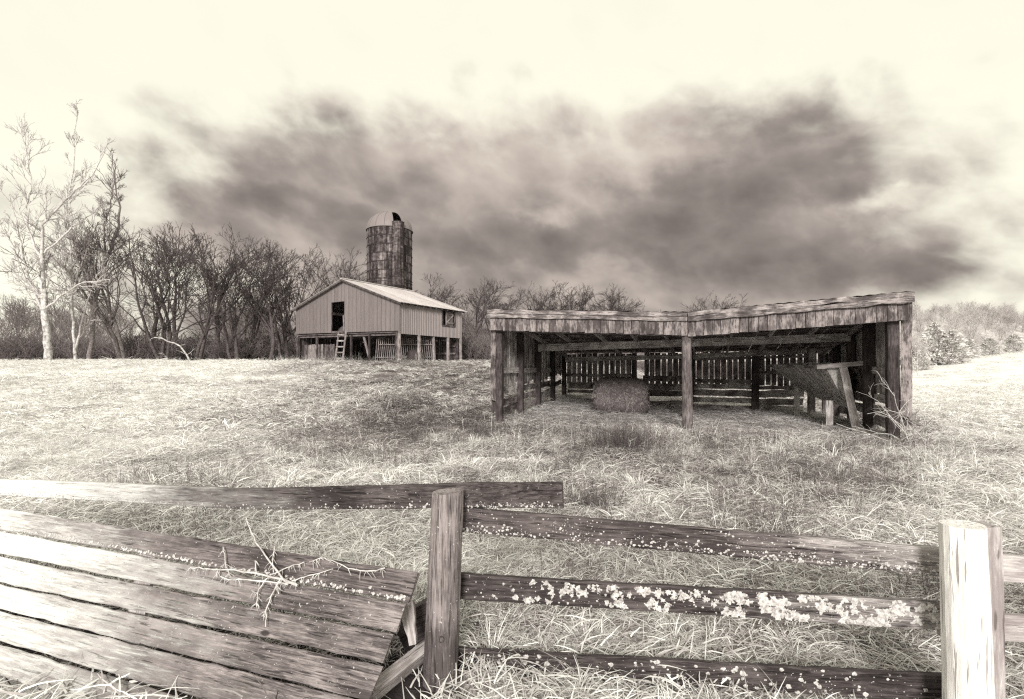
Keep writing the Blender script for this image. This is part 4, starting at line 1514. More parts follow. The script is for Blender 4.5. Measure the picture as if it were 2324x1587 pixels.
# dome of pressed gores; the one above the chute is open
NG = 16
dh = DOME - CYL
for g in range(NG):
    t0, t1 = g / NG * 2 * math.pi + 0.012, (g + 1) / NG * 2 * math.pi - 0.012
    tm = (t0 + t1) / 2
    if abs((tm - CT + math.pi) % (2 * math.pi) - math.pi) < math.radians(11):
        continue
    v, f = [], []
    K = 9
    for i in range(K + 1):
        ph = i / K * math.radians(88)
        rr_ = (SR + 0.06) * math.cos(ph) ** 0.9
        z = CYL - 0.05 + (dh + 0.05) * math.sin(ph)
        for j in range(4):
            th = t0 + (t1 - t0) * j / 3
            bul = 0.0 if j in (0, 3) else -0.012
            v.append(((rr_ + bul) * math.cos(th), (rr_ + bul) * math.sin(th), z))
    for i in range(K):
        for j in range(3):
            a = i * 4 + j
            f.append((a, a + 1, a + 5, a + 4))
    obj("dome_gore", v, f, M_DOME, silo, MS, True)
    rib = []
    for i in range(K + 1):
        ph = i / K * math.radians(88)
        rr_ = (SR + 0.07) * math.cos(ph) ** 0.9
        rib.append((rr_ * math.cos(t0 - 0.012), rr_ * math.sin(t0 - 0.012), CYL - 0.05 + (dh + 0.06) * math.sin(ph)))
    tv, tf = tube(rib, 0.022, 4)
    obj("dome_rib", tv, tf, M_DOME, silo, MS, True)
ring = [((SR + 0.07) * math.cos(i / 48 * 2 * math.pi), (SR + 0.07) * math.sin(i / 48 * 2 * math.pi), CYL - 0.03) for i in range(49)]
tv, tf = tube(ring, 0.05, 6)
obj("dome_rim", tv, tf, M_DOME, silo, MS, True)

# ------------------------------------------------------------------ bare trees
WOB = (0.09, 0.11, 0.11, 0.09, 0.08)
NSEG = (10, 8, 5, 4, 3)
RMIN = (0.05, 0.032, 0.022, 0.014, 0.010)


def grow(rng, p, d, L, r, lvl, maxl, out, kids, up):
    n_ = NSEG[lvl]
    pts, dirs = [np.array(p, float)], []
    d = np.array(d, float)
    for i in range(n_):
        d = d + rng.normal(0, WOB[lvl], 3)
        d[2] += up[lvl]
        d /= np.linalg.norm(d)
        dirs.append(d.copy())
        pts.append(pts[-1] + d * L / n_)
    rad = np.maximum(r * (1 - 0.80 * np.linspace(0, 1, n_ + 1) ** 1.1), RMIN[min(lvl + 1, 4)])
    out.append((np.array(pts), rad, lvl))
    if lvl >= maxl:
        return
    for k_ in range(int(kids[lvl] * rng.uniform(0.8, 1.25) + 0.5)):
        lo = (0.25, 0.22, 0.2, 0.2)[lvl]
        f = lo + (1 - lo) * rng.random() ** 0.85
        i = min(int(f * n_), n_ - 1)
        q = pts[i] + (pts[i + 1] - pts[i]) * (f * n_ - i)
        dd = dirs[i]
        rnd_ = rng.normal(0, 1, 3)
        rnd_ -= dd * rnd_.dot(dd)
        rnd_ /= np.linalg.norm(rnd_) + 1e-9
        a = math.radians(rng.uniform(22, (48, 48, 42, 36)[lvl]))
        nd = dd * math.cos(a) + rnd_ * math.sin(a)
        l2 = L * rng.uniform(0.42, 0.74) * (1.12 - 0.5 * f)
        rr_ = np.interp(f, np.linspace(0, 1, n_ + 1), rad)
        grow(rng, q, nd, l2, max(rr_ * rng.uniform(0.45, 0.7), RMIN[min(lvl + 1, 4)]), lvl + 1, maxl, out, kids, up)


def tree_meshes(out, name, mb, mt, split=1):
    tb, cb = Bag(), Bag()
    for pts, rad, lvl in out:
        sides = (8, 6, 4, 3, 3)[lvl]
        (tb if lvl < split else cb).add(*tube(pts, rad, sides))
    return tb.mesh(name + "_trunk", mb, True), cb.mesh(name + "_crown", mt, True)


def proto_tree(seed, H=10.0, kind=0):
    rng = np.random.default_rng(seed)
    out = []
    if kind == 0:      # one stem, ascending limbs
        grow(rng, (0, 0, -0.2), (rng.normal(0, 0.06), rng.normal(0, 0.06), 1), H * 0.80, H * 0.016, 0, 4, out, (10, 5.5, 4.0, 2.4), (0.06, 0.08, 0.05, 0.05, 0.04))
    elif kind == 1:    # forks low into several leaders
        for k_ in range(3):
            a = rng.uniform(0, 6.28)
            grow(rng, (0.1 * math.cos(a), 0.1 * math.sin(a), -0.2), (0.32 * math.cos(a), 0.32 * math.sin(a), 1), H * rng.uniform(0.62, 0.84), H * 0.012, 0, 4, out, (6, 5, 4.2, 2.5), (0.05, 0.08, 0.05, 0.05, 0.04))
    else:              # slender sapling
        grow(rng, (0, 0, -0.2), (rng.normal(0, 0.1), rng.normal(0, 0.1), 1), H * 0.88, H * 0.010, 0, 3, out, (12, 6, 4, 2), (0.06, 0.08, 0.06, 0.0, 0.0))
    top = max(p[:, 2].max() for p, r, l in out)
    s = H / top
    return [(p * s, r, l) for p, r, l in out]


PROTO = [proto_tree(100 + i, 10.0, k_) for i, k_ in enumerate((0, 1, 0, 1, 0, 1, 2))]
SETS = {}


def tree_set(i, tone_):
    if (i, tone_) not in SETS:
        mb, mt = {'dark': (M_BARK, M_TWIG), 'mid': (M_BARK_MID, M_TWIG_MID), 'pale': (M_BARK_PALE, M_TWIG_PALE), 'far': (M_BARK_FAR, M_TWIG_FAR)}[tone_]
        tm, cm = tree_meshes(PROTO[i], "tree", mb, mt)
        SETS[(i, tone_)] = (tm, cm)
    return SETS[(i, tone_)]


def plant_tree(x, ytop, Z, i, tone_, label, group=None, yaw=None, width=1.0, name="bare_tree", grow_=1.0):
    X_ = (x - CX) / F * Z
    g_ = gz(X_, Z)
    H = EYE + (HY - ytop) / F * Z - g_
    s = 1.03 * grow_ * H / 10.0
    yaw = RNG.uniform(0, 6.28) if yaw is None else yaw
    root = empty(name, V(X_, Z, g_), label, "tree", group)
    Mx = Matrix.Translation((X_, Z, g_)) @ Matrix.Rotation(yaw, 4, 'Z') @ Matrix.Diagonal((s * width, s * width, s, 1))
    tm, cm = tree_set(i, tone_)
    for nm, me in (("trunk", tm), ("crown", cm)):
        link(bpy.data.objects.new(nm, me), Mx, root)
    return root


GW = "bare trees along the field edge"
wood_row = [  # x, top y, depth, kind, tone, label
    (288, 505, 44, 1, 'mid', "grey many-stemmed bare tree next to the dark leaning tree, towards the barn"),
    (338, 520, 46, 2, 'dark', "bare tree with a narrow rounded crown, third in the row after the leaning tree"),
    (372, 530, 43, 1, 'dark', "low-forking dark bare tree behind the pale fallen limb"),
    (408, 522, 47, 0, 'dark', "bare tree just barnward of the pale fallen limb"),
    (447, 540, 42, 3, 'dark', "low-forking bare tree before the tallest peaked crown of the row"),
    (490, 500, 45, 4, 'dark', "tallest peaked dark bare tree in the middle of the row"),
    (532, 545, 43, 5, 'dark', "spreading dark bare tree just barnward of the tallest peaked one"),
    (572, 548, 46, 0, 'dark', "upright dark bare tree halfway between the peaked tree and the barn"),
    (612, 556, 44, 2, 'dark', "dark bare tree with a ragged top, fourth from the barn gable"),
    (648, 556, 47, 5, 'dark', "wide dark bare tree third from the barn gable"),
    (690, 568, 48, 3, 'dark', "dark low-forking bare tree rising over the low end of the barn roof"),
    (730, 578, 50, 1, 'dark', "dark bare tree whose crown shows above the barn's sloping roof edge"),
]
for x, yt, Z, i, tn, lb in wood_row:
    plant_tree(x, yt, Z, i, tn, lb, GW, width=1.15)
GB = "bare trees behind the barn and silo"
for x, yt, Z, i, tn, lb in (
        (800, 600, 62, 0, 'mid', "bare tree showing between the barn ridge and the silo"),
        (824, 612, 66, 1, 'mid', "smaller bare tree tucked against the silo's pale side above the ridge"),
        (957, 618, 64, 3, 'dark', "bare tree hard against the silo chute side"),
        (990, 640, 60, 5, 'dark', "rounded bare tree over the middle of the barn's side roof"),
        (1022, 652, 58, 1, 'dark', "bare tree over the far eave of the barn"),
        (1068, 634, 52, 4, 'dark', "solitary bare tree with open branches beside the barn's far corner"),
        (1108, 668, 66, 2, 'dark', "dark bare tree between the barn and the open shed")):
    plant_tree(x, yt, Z, i, tn, lb, GB, width=1.25)
GS = "bare trees showing over the shed roof"
for x, yt, Z, i, tn, lb in (
        (1135, 665, 82, 3, 'dark', "bare tree over the far end of the shed roof"),
        (1190, 660, 84, 1, 'dark', "broad bare tree second from the far end of the shed roof"),
        (1243, 662, 86, 5, 'dark', "rounded bare tree third along the shed roof"),
        (1290, 661, 84, 0, 'dark', "dense bare tree fourth along the shed roof, beside a twin"),
        (1322, 664, 88, 3, 'dark', "dense bare tree fifth along the shed roof, nearer its middle than its twin"),
        (1366, 676, 90, 4, 'dark', "small thin bare tree over the shed roof between dense and open crowns"),
        (1405, 668, 86, 2, 'dark', "open-crowned bare tree over the shed roof before its sagging middle"),
        (1440, 676, 88, 4, 'dark', "last small bare tree before the shed roof sags"),
        (1590, 681, 92, 1, 'dark', "lone bare tree over the shed roof past its sagging middle"),
        (1635, 690, 94, 5, 'dark', "low bare treetop just past the lone tree over the sagging shed roof")):
    plant_tree(x, yt, Z, i, tn, lb, GS, width=1.3, grow_=1.08)
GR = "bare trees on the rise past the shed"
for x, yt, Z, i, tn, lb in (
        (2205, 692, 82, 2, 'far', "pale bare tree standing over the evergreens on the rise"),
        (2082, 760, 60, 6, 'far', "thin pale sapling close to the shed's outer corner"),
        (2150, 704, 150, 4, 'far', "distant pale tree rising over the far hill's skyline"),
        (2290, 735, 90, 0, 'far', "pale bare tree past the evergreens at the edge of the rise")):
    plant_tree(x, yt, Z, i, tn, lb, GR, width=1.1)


# ---- three trees drawn limb by limb at the near end of the row
def limb_tree(name, base, limbs, Z, label, tone_, seed, kids=(9, 5, 4, 3), twl=0.34):
    """limbs: list of (pixel polyline, r0, r1, depth drift)"""
    rng = np.random.default_rng(seed)
    mb, mt = {'dark': (M_BARK, M_TWIG), 'mid': (M_BARK_MID, M_TWIG_MID), 'pale': (M_BARK_PALE, M_TWIG_PALE)}[tone_]
    B0 = px(*base, Z)
    B0.z = gz(B0.x, Z)
    root = empty(name, B0, label, "tree", GW)
    tb, cb = Bag(), Bag()
    for k_, (poly, r0_, r1_, dz) in enumerate(limbs):
        pp = []
        for q, (x, y) in enumerate(poly):
            f = q / max(1, len(poly) - 1)
            w_ = px(x, y, Z + dz * f)
            if y > 815:
                w_.z = B0.z - 0.2
            pp.append(np.array(w_ - B0))
        pp = np.array(pp)
        # finer, slightly wandering
        tq = np.linspace(0, len(pp) - 1, 4 * (len(pp) - 1) + 1)
        fine_ = np.stack([np.interp(tq, np.arange(len(pp)), pp[:, c]) for c in range(3)], 1)
        Ltot = np.linalg.norm(np.diff(fine_, axis=0), axis=1).sum()
        fine_[1:-1] += rng.normal(0, 0.03, (len(fine_) - 2, 3))
        rad = np.linspace(r0_, r1_, len(fine_)) * 0.72
        (tb if k_ == 0 else cb).add(*tube(fine_, rad, 8 if k_ == 0 else 6))
        out = []
        nk = max(6, int(Ltot * kids[0] / 5.5))
        for c in range(nk):
            f = (0.45 if k_ == 0 else 0.15) + (0.55 if k_ == 0 else 0.85) * rng.random()
            i = min(int(f * (len(fine_) - 1)), len(fine_) - 2)
            dd = fine_[i + 1] - fine_[i]
            dd /= np.linalg.norm(dd)
            rd = rng.normal(0, 1, 3)
            rd -= dd * rd.dot(dd)
            rd /= np.linalg.norm(rd)
            a = math.radians(rng.uniform(25, 60))
            grow(rng, fine_[i], dd * math.cos(a) + rd * math.sin(a), min(3.2, max(0.9, Ltot * twl * rng.uniform(0.4, 1) * (1.1 - 0.5 * f))), max(0.02, rad[i] * 0.45), 1, 3, out, (0, kids[1], kids[2]), (0, 0.07, 0.05, 0.04))
        for pts, rd, lvl in out:
            cb.add(*tube(pts, rd, 4 if lvl < 2 else 3))
    for nm, bg_, mm in (("trunk", tb, mb), ("crown", cb, mt)):
        link(bpy.data.objects.new(nm, bg_.mesh(nm, mm, True)), Matrix.Translation(B0), root)
    return root


limb_tree("bare_tree", (110, 822), [
    ([(112, 825), (106, 760), (100, 680), (97, 620), (97, 590)], 0.36, 0.17, 0.0),
    ([(97, 592), (95, 540), (97, 510), (135, 470), (170, 432), (210, 400), (240, 340)], 0.15, 0.035, -1.0),
    ([(97, 592), (80, 560), (64, 520), (62, 470), (72, 420), (60, 350), (48, 270)], 0.13, 0.03, 1.0),
    ([(135, 470), (158, 440), (170, 370), (168, 300), (178, 255)], 0.09, 0.02, 0.5),
    ([(100, 575), (140, 540), (172, 510), (205, 490), (235, 460)], 0.10, 0.03, 1.2),
    ([(104, 700), (140, 670), (190, 640), (250, 635)], 0.10, 0.03, -0.8),
    ([(108, 740), (90, 690), (72, 650), (58, 600), (40, 520), (20, 440)], 0.15, 0.04, 0.8),
    ([(60, 640), (30, 560), (0, 500)], 0.09, 0.03, 0.5),
], 37.0, "tall bare tree coloured pale for the edge vignette at the outer end of the row, beside the pasture", 'pale', 5, twl=0.26)
limb_tree("bare_tree", (172, 822), [
    ([(170, 825), (168, 770), (163, 700), (165, 640), (160, 560), (150, 500), (155, 440)], 0.17, 0.04, 0.0),
    ([(168, 800), (180, 760), (196, 690), (215, 640), (238, 590), (250, 540)], 0.12, 0.03, 0.6),
    ([(165, 660), (185, 600), (200, 560), (212, 500), (225, 470)], 0.09, 0.025, -0.6),
    ([(164, 690), (140, 620), (125, 560), (118, 520)], 0.08, 0.025, 0.8),
], 40.0, "slim multi-stemmed tree coloured pale for the edge vignette, between the tall pale tree and the dark leaning one", 'pale', 6, twl=0.30)
limb_tree("bare_tree", (205, 822), [
    ([(203, 825), (206, 780), (212, 720), (222, 660), (238, 600), (252, 560), (266, 520)], 0.24, 0.13, 0.0),
    ([(252, 560), (268, 520), (272, 470), (264, 440), (258, 400), (256, 350)], 0.13, 0.03, 0.6),
    ([(240, 600), (238, 540), (235, 510), (250, 470), (258, 420), (262, 380)], 0.11, 0.03, -0.6),
    ([(230, 640), (250, 620), (285, 590), (310, 560)], 0.09, 0.03, 0.9),
    ([(222, 668), (200, 620), (190, 560), (182, 520)], 0.08, 0.03, -0.5),
], 41.0, "dark bare tree leaning barnward with two tall twisting leaders", 'mid', 8, twl=0.28)

# wood behind: slender stems too many to count, and the brush at its foot
W_M = []
for i, k_ in enumerate((6, 0, 5)):
    tb = Bag()
    for pts, rad, lvl in PROTO[k_]:
        if lvl < 4:
            tb.add(*tube(pts, rad, 4 if lvl < 2 else 3))
    W_M.append(tb.mesh("wood_tree", M_TWIG_MID, True))
B_M = []
for i in range(4):
    rng = np.random.default_rng(300 + i)
    bag = Bag()
    for k_ in range(20):
        a = rng.uniform(0, 6.28)
        out = []
        grow(rng, (rng.normal(0, 0.35), rng.normal(0, 0.35), -0.05), (0.4 * math.cos(a), 0.4 * math.sin(a), 1), rng.uniform(1.0, 2.6), 0.02, 2, 4, out, (0, 0, 5, 3), (0, 0, 0.03, 0.02, 0.0))
        for pts, rad, lvl in out:
            bag.add(*tube(pts, np.maximum(rad * 0.8, 0.012), 3))
    B_M.append(bag.mesh("bush", M_TWIG_MID, True))


def band(x0, x1, z0, z1, n):
    Z = RNG.uniform(z0, z1, n)
    X = (RNG.uniform(x0, x1, n) - CX) / F * Z
    return X, Z


parts_ = [band(-160, 760, 56, 84, 60), band(760, 1130, 70, 90, 22)]
X, Y = np.concatenate([p[0] for p in parts_]), np.concatenate([p[1] for p in parts_])
n = len(X)
s = RNG.uniform(0.72, 1.02, n)
rot = np.stack([RNG.normal(0, 0.03, n), RNG.normal(0, 0.03, n), RNG.uniform(0, 6.28, n)], 1)
scatter("woods", np.stack([X, Y, ground_z(X, Y)], 1), rot, np.stack([s, s, s], 1), RNG.integers(0, 3, n), np.full(n, 0.5), W_M, "grey bare woods filling in behind the field-edge trees")

parts_ = [band(-150, 690, 44, 56, 170), band(1040, 1125, 44, 56, 24), band(690, 1050, 56, 66, 60), band(1125, 2120, 70, 84, 60)]
X, Y = np.concatenate([p[0] for p in parts_]), np.concatenate([p[1] for p in parts_])
k_ = ~in_frame(X, Y, BC, BG, BS, BW, BL, 0.8)
X, Y = X[k_], Y[k_]
n = len(X)
s = RNG.uniform(0.45, 1.0, n)
rot = np.stack([RNG.normal(0, 0.06, n), RNG.normal(0, 0.06, n), RNG.uniform(0, 6.28, n)], 1)
scatter("undergrowth", np.stack([X, Y, ground_z(X, Y)], 1), rot, np.stack([s * 1.5, s * 1.5, s], 1), RNG.integers(0, 4, n), np.full(n, 0.5), B_M, "tangled leafless undergrowth along the foot of the trees")

# far hill wood
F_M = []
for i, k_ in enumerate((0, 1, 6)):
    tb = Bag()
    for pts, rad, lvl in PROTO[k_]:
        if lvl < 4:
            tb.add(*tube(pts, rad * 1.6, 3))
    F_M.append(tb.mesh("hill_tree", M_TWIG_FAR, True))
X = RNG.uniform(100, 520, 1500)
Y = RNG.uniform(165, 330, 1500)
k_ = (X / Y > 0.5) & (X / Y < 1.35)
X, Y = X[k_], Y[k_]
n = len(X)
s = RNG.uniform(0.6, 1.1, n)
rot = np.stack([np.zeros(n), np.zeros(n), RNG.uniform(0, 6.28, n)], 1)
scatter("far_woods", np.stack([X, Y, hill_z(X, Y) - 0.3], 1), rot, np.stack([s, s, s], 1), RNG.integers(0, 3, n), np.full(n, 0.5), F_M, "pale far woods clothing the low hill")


# evergreens on the rise
def cedar_mesh(seed, H=6.0, R=2.2):
    rng = np.random.default_rng(seed)
    v, f = [], []
    n_ = 2600
    lumps = rng.normal(0, 1, (9, 3))
    for i in range(n_):
        h = rng.random() ** 1.25
        az_ = rng.uniform(0, 6.28)
        prof = (1 - h) ** 0.55 * min(1.0, 0.6 + 2.5 * h) * (0.75 + 0.25 * math.sin(az_ * 3 + h * 9) + 0.18 * math.sin(az_ * 7 + h * 23 + seed))
        r = R * prof * math.sqrt(rng.uniform(0.25, 1))
        p = np.array([r * math.cos(az_), r * math.sin(az_), 0.15 + h * H])
        d = np.array([math.cos(az_), math.sin(az_), rng.uniform(-0.1, 0.8)]) + rng.normal(0, 0.45, 3)
        d /= np.linalg.norm(d)
        s_ = np.cross(d, rng.normal(0, 1, 3))
        s_ /= np.linalg.norm(s_)
        l, w_ = rng.uniform(0.22, 0.5), rng.uniform(0.05, 0.12)
        k0 = len(v)
        v += [p, p + d * l * 0.5 + s_ * w_, p + d * l, p + d * l * 0.5 - s_ * w_]
        f.append((k0, k0 + 1, k0 + 2, k0 + 3))
    return np.array(v), np.array(f)


M_CEDAR = simple("evergreen_needles", 0.62, nscale=1.5, namp=0.5)  # needles this pale because edge vignette light is put into the colour
CED = []
for i in range(3):
    v, f = cedar_mesh(40 + i)
    CED.append(mesh_np("cedar_crown", v, f, M_CEDAR))
tv, tf = tube([(0, 0, -0.3), (0, 0, 2.5), (0.05, 0, 5.2)], (0.16, 0.10, 0.03), 6)
CTR = mesh_np("cedar_trunk", tv, tf, M_BARK_FAR)
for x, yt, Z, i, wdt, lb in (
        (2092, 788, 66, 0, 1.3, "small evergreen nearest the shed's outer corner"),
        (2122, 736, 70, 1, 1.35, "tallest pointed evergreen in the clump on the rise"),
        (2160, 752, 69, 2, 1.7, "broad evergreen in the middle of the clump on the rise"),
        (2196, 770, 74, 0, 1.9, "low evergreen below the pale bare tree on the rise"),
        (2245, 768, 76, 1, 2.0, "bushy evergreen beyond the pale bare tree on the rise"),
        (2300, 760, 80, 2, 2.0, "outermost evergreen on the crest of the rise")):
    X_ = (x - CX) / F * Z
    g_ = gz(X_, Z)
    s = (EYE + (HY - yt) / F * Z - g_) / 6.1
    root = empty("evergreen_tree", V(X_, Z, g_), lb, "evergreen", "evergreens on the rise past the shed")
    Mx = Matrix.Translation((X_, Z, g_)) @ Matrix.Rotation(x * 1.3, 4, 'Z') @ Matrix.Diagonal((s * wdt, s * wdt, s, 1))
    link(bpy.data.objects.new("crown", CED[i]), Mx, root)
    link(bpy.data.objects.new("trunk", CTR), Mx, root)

# fallen limbs at the wood's foot
for poly, Z, r, lb in (
        ([(432, 824), (424, 806), (409, 786), (396, 779), (380, 775), (368, 768), (350, 766)], 40.0, 0.07, "pale broken limb jutting out from the field-edge trees"),
        ([(330, 823), (352, 818), (380, 813)], 40.5, 0.05, "pale fallen limb lying low in the undergrowth under the jutting one")):
    pts = np.array([np.array(px(x, y, Z)) for x, y in poly])
    o_ = pts[0].copy()
    bag = Bag()
    bag.add(*tube(pts - o_, np.linspace(r, r * 0.5, len(pts)), 6))
    frng = np.random.default_rng(int(Z * 10))
    for k_ in range(7):
        q = pts[1 + k_ % (len(pts) - 1)] - o_
        twig_poly(bag, q, (frng.normal(0, 1), frng.normal(0, 0.5), frng.normal(0.2, 0.6)), frng.uniform(0.3, 0.9), r * 0.35, 1, frng, 0.05)
    o = bpy.data.objects.new("fallen_limb", bag.mesh("fallen_limb", M_BARK_PALE, True))
    link(o, Matrix.Translation(o_))
    tag(o, lb, "fallen limb")

# ------------------------------------------------------------------ board fence along the front
def lichen(rail, n, size, L, w_, zfun, y, seed, thick=0.002):
    """crusty rosettes on the board's face, as thin irregular scabs"""
    rng = np.random.default_rng(seed)
    v, f = [], []
    for i in range(n):
        x = rng.uniform(0.01, L - 0.01)
        if rng.random() > 0.15 + 1.5 * max(0.0, float(vnoise(x, seed * 3.1, 0.16, seed)) - 0.32) + 0.35 * x / L:
            continue
        z = zfun(rng)
        r = size[0] * (size[1] / size[0]) ** (rng.random() ** 1.6)
        if abs(z) + r * 0.7 > w_ / 2:
            z = math.copysign(max(0, w_ / 2 - r * 0.7), z)
        k_ = 6 if r < 0.006 else 12
        c0 = len(v)
        v.append((x, y - thick, z))
        for j in range(k_):
            th = j / k_ * 6.283
            q = r * rng.uniform(0.62, 1.15)
            v.append((x + q * math.cos(th), y - thick * 0.3, z + 0.85 * q * math.sin(th)))
        for j in range(k_):
            f.append((c0, c0 + 1 + j, c0 + 1 + (j + 1) % k_))
    o = obj("lichen", v, f, M_LICHEN, rail, WM[rail.name])
    o['kind'] = 'stuff'
    return o


def rail_between(name, parent, x0, y0, Z0, x1, y1, Z1, hgt, mat, back=0.03, seg=40, **kw):
    """board whose centre line runs between two seen points"""
    p0, p1 = px(x0, y0, Z0) + V(0, back, 0), px(x1, y1, Z1) + V(0, back, 0)
    return plank(name, p0, p1, hgt, 0.032, mat, parent, seg=seg, rag=0.0022, cham=0.004, **kw)


fence = empty("board_fence", V(-0.34, 2.75, 0), "old horizontal board fence with lichened rails crossing the foreground", "fence")
Zc, Zr, Zl = 2.75, 2.30, 3.85
# posts
round_post("fence_post", (992 - CX) / F * Zc, Zc, -0.35, EYE - (1115 - HY) / F * Zc, 0.088, 0.078, M_POST, fence, lean=(0.055, 0.0), seg=22, sides=22, jit=0.02, tilt_top=0.006)
pp_ = round_post("fence_post", (2208 - CX) / F * Zr, Zr, -0.35, EYE - (1190 - HY) / F * Zr, 0.094, 0.082, M_POSTPALE, fence, lean=(-0.045, 0.0), seg=18, sides=20, jit=0.02)
pp_['label'] = "fence post coloured almost white for the edge vignette"
bp_ = px(2238, 1190, Zr + 0.13)
plank("fence_post", V(bp_.x, bp_.y, -0.3), V(bp_.x - 0.03, bp_.y, bp_.z), 0.11, 0.10, M_PALEBOARD, fence, wd=(1, 0, 0), seg=6, rag=0.004)

# a ringed knot low on the middle post
kp = px(1000, 1452, Zc - 0.092)
ringp = [(0.012 * math.cos(i / 14 * 6.2832), 0, 0.015 * math.sin(i / 14 * 6.2832)) for i in range(15)]
tv, tf = tube(ringp, 0.0035, 5)
mid_post = [o for o in fence.children if o.name.startswith("fence_post")][0]
obj("knot", tv, tf, M_RAIL, mid_post, Matrix.Translation(kp), True)
# rails; X grows towards the right so the vignette-whitened end of the long rail sits at negative X
p_end, p_mid = px(1281, 1133.5, 2.66) + V(0, 0.10, 0), px(985, 1135, Zc) + V(0, 0.10, 0)
lp = [(1281, 1133.5, 2.70, 60), (1130, 1134, 2.74, 58), (1012, 1135, 2.78, 57), (800, 1139, 3.0, 53), (540, 1141, 3.25, 48), (300, 1128, 3.52, 43), (60, 1116, 3.85, 39), (-250, 1104, 4.35, 35)]
# long top rail follows a slight natural bow
pts = [px(x, y, Z) + V(0, 0.10, 0) for x, y, Z, h in lp]
hs = [h / F * Z for x, y, Z, h in lp]
org_x = pts[2]
Mr = frame(pts[2], pts[0] - pts[-1], V(0, 0, 1))
Mi = Mr.inverted()
loc = [Mi @ p for p in pts][::-1]
hh = hs[::-1]
xs = np.linspace(loc[0].x, loc[-1].x, 70)
cy = np.interp(xs, [p.x for p in loc], [p.y for p in loc])
cz = np.interp(xs, [p.x for p in loc], [p.z for p in loc])
hw = np.interp(xs, [p.x for p in loc], hh)
ker = np.array([1, 2, 3, 2, 1]) / 9.0
for arr in (cy, cz):
    sm_ = np.convolve(np.pad(arr, 2, 'edge'), ker, 'valid')
    arr[2:-2] = sm_[2:-2]
v, f = [], []
c = 0.004
for i, x in enumerate(xs):
    tz, bz, th = cz[i] + hw[i] / 2 + RNG.normal(0, 0.0015), cz[i] - hw[i] / 2 + RNG.normal(0, 0.0015), 0.017
    for (yy, zz) in ((-th, bz + c), (-th + c, bz), (th - c, bz), (th, bz + c), (th, tz - c), (th - c, tz), (-th + c, tz), (-th, tz - c)):
        v.append((x, cy[i] + yy, zz))
for i in range(len(xs) - 1):
    for j in range(8):
        a, b_ = i * 8 + j, i * 8 + (j + 1) % 8
        f.append((a, a + 8, b_ + 8, b_))
f.append(tuple(range(8)))
f.append(tuple((len(xs) - 1) * 8 + j for j in range(8))[::-1])
top_rail = obj("rail", v, f, M_RAIL_L, fence, Mr)


def lichen_top(n, x0, x1, low, size, seed):
    rng = np.random.default_rng(seed)
    v, f = [], []
    for i in range(n):
        x = rng.uniform(x0, x1)
        zc, yc, h = np.interp(x, xs, cz), np.interp(x, xs, cy), np.interp(x, xs, hw)
        z = zc - h / 2 + (abs(rng.normal(0, 0.012)) + 0.006 if low else rng.uniform(0.01, h - 0.01))
        r = rng.uniform(*size) * rng.random() ** 0.5
        c0 = len(v)
        v.append((x, yc - 0.022, z))
        k_ = 8
        for j in range(k_):
            th = j / k_ * 6.283
            q = r * rng.uniform(0.6, 1.15)
            v.append((x + q * math.cos(th), yc - 0.0185, z + q * math.sin(th)))
        for j in range(k_):
            f.append((c0, c0 + 1 + j, c0 + 1 + (j + 1) % k_))
    o = obj("lichen", v, f, M_LICHEN, top_rail, Mr)
    o['kind'] = 'stuff'


lichen_top(420, loc[0].x + 0.6, 0.0, True, (0.002, 0.0085), 3)
lichen_top(150, 0.05, 0.6, True, (0.002, 0.008), 4)
lichen_top(90, -1.2, 0.6, False, (0.0015, 0.005), 5)

rail2 = rail_between("rail", fence, 1010, 1187, 2.80, 2180, 1293, 2.37, 0.134, M_RAIL_R, back=0.10, w1=0.128)
L2 = (px(1010, 1187, 2.80) - px(2180, 1293, 2.37)).length
lichen(rail2, 900, (0.0012, 0.0065), L2, 0.13, lambda r: r.uniform(-0.06, 0.06), -0.016, 11)
lichen(rail2, 1100, (0.0015, 0.0085), L2, 0.13, lambda r: -0.062 + abs(r.normal(0, 0.026)), -0.016, 12)
rail3 = rail_between("rail", fence, 1008, 1345, 2.80, 2180, 1420, 2.37, 0.138, M_RAIL_R, back=0.10, w1=0.130)
L3 = (px(1008, 1345, 2.80) - px(2180, 1420, 2.37)).length
lichen(rail3, 420, (0.0012, 0.007), L3, 0.134, lambda r: r.uniform(-0.06, 0.06), -0.016, 13)
rng = np.random.default_rng(9)
# large rosettes grow in overlapping colonies
v, f = [], []
for i in range(58):
    cx_ = 0.09 + (L3 - 0.12) * rng.random() ** 0.85
    cz_ = rng.uniform(-0.055, 0.05)
    for k_ in range(rng.integers(3, 10)):
        x, z = cx_ + rng.normal(0, 0.026), float(np.clip(cz_ + rng.normal(0, 0.018), -0.05, 0.05))
        r = rng.uniform(0.004, 0.020) * (1.35 if cx_ > L3 * 0.6 else 1.0)
        c0 = len(v)
        v.append((x, -0.0182 - rng.uniform(0, 0.0012), z))
        K = 20
        for j in range(K):
            th = j / K * 6.283
            q = r * rng.uniform(0.5, 1.15) * (1 + 0.22 * math.sin(3 * th + i) + 0.15 * math.sin(7 * th + 2 * k_))
            v.append((x + q * math.cos(th), -0.0172, float(np.clip(z + q * math.sin(th), -0.066, 0.066))))
        for j in range(K):
            f.append((c0, c0 + 1 + j, c0 + 1 + (j + 1) % K))
o = obj("lichen", v, f, M_LICHEN, rail3, WM[rail3.name])
o['kind'] = 'stuff'
rail4 = rail_between("rail", fence, 1008, 1518, 2.80, 2180, 1592, 2.37, 0.13, M_RAIL, back=0.10)
lichen(rail4, 420, (0.002, 0.016), L3, 0.13, lambda r: r.uniform(-0.06, 0.06), -0.016, 14)
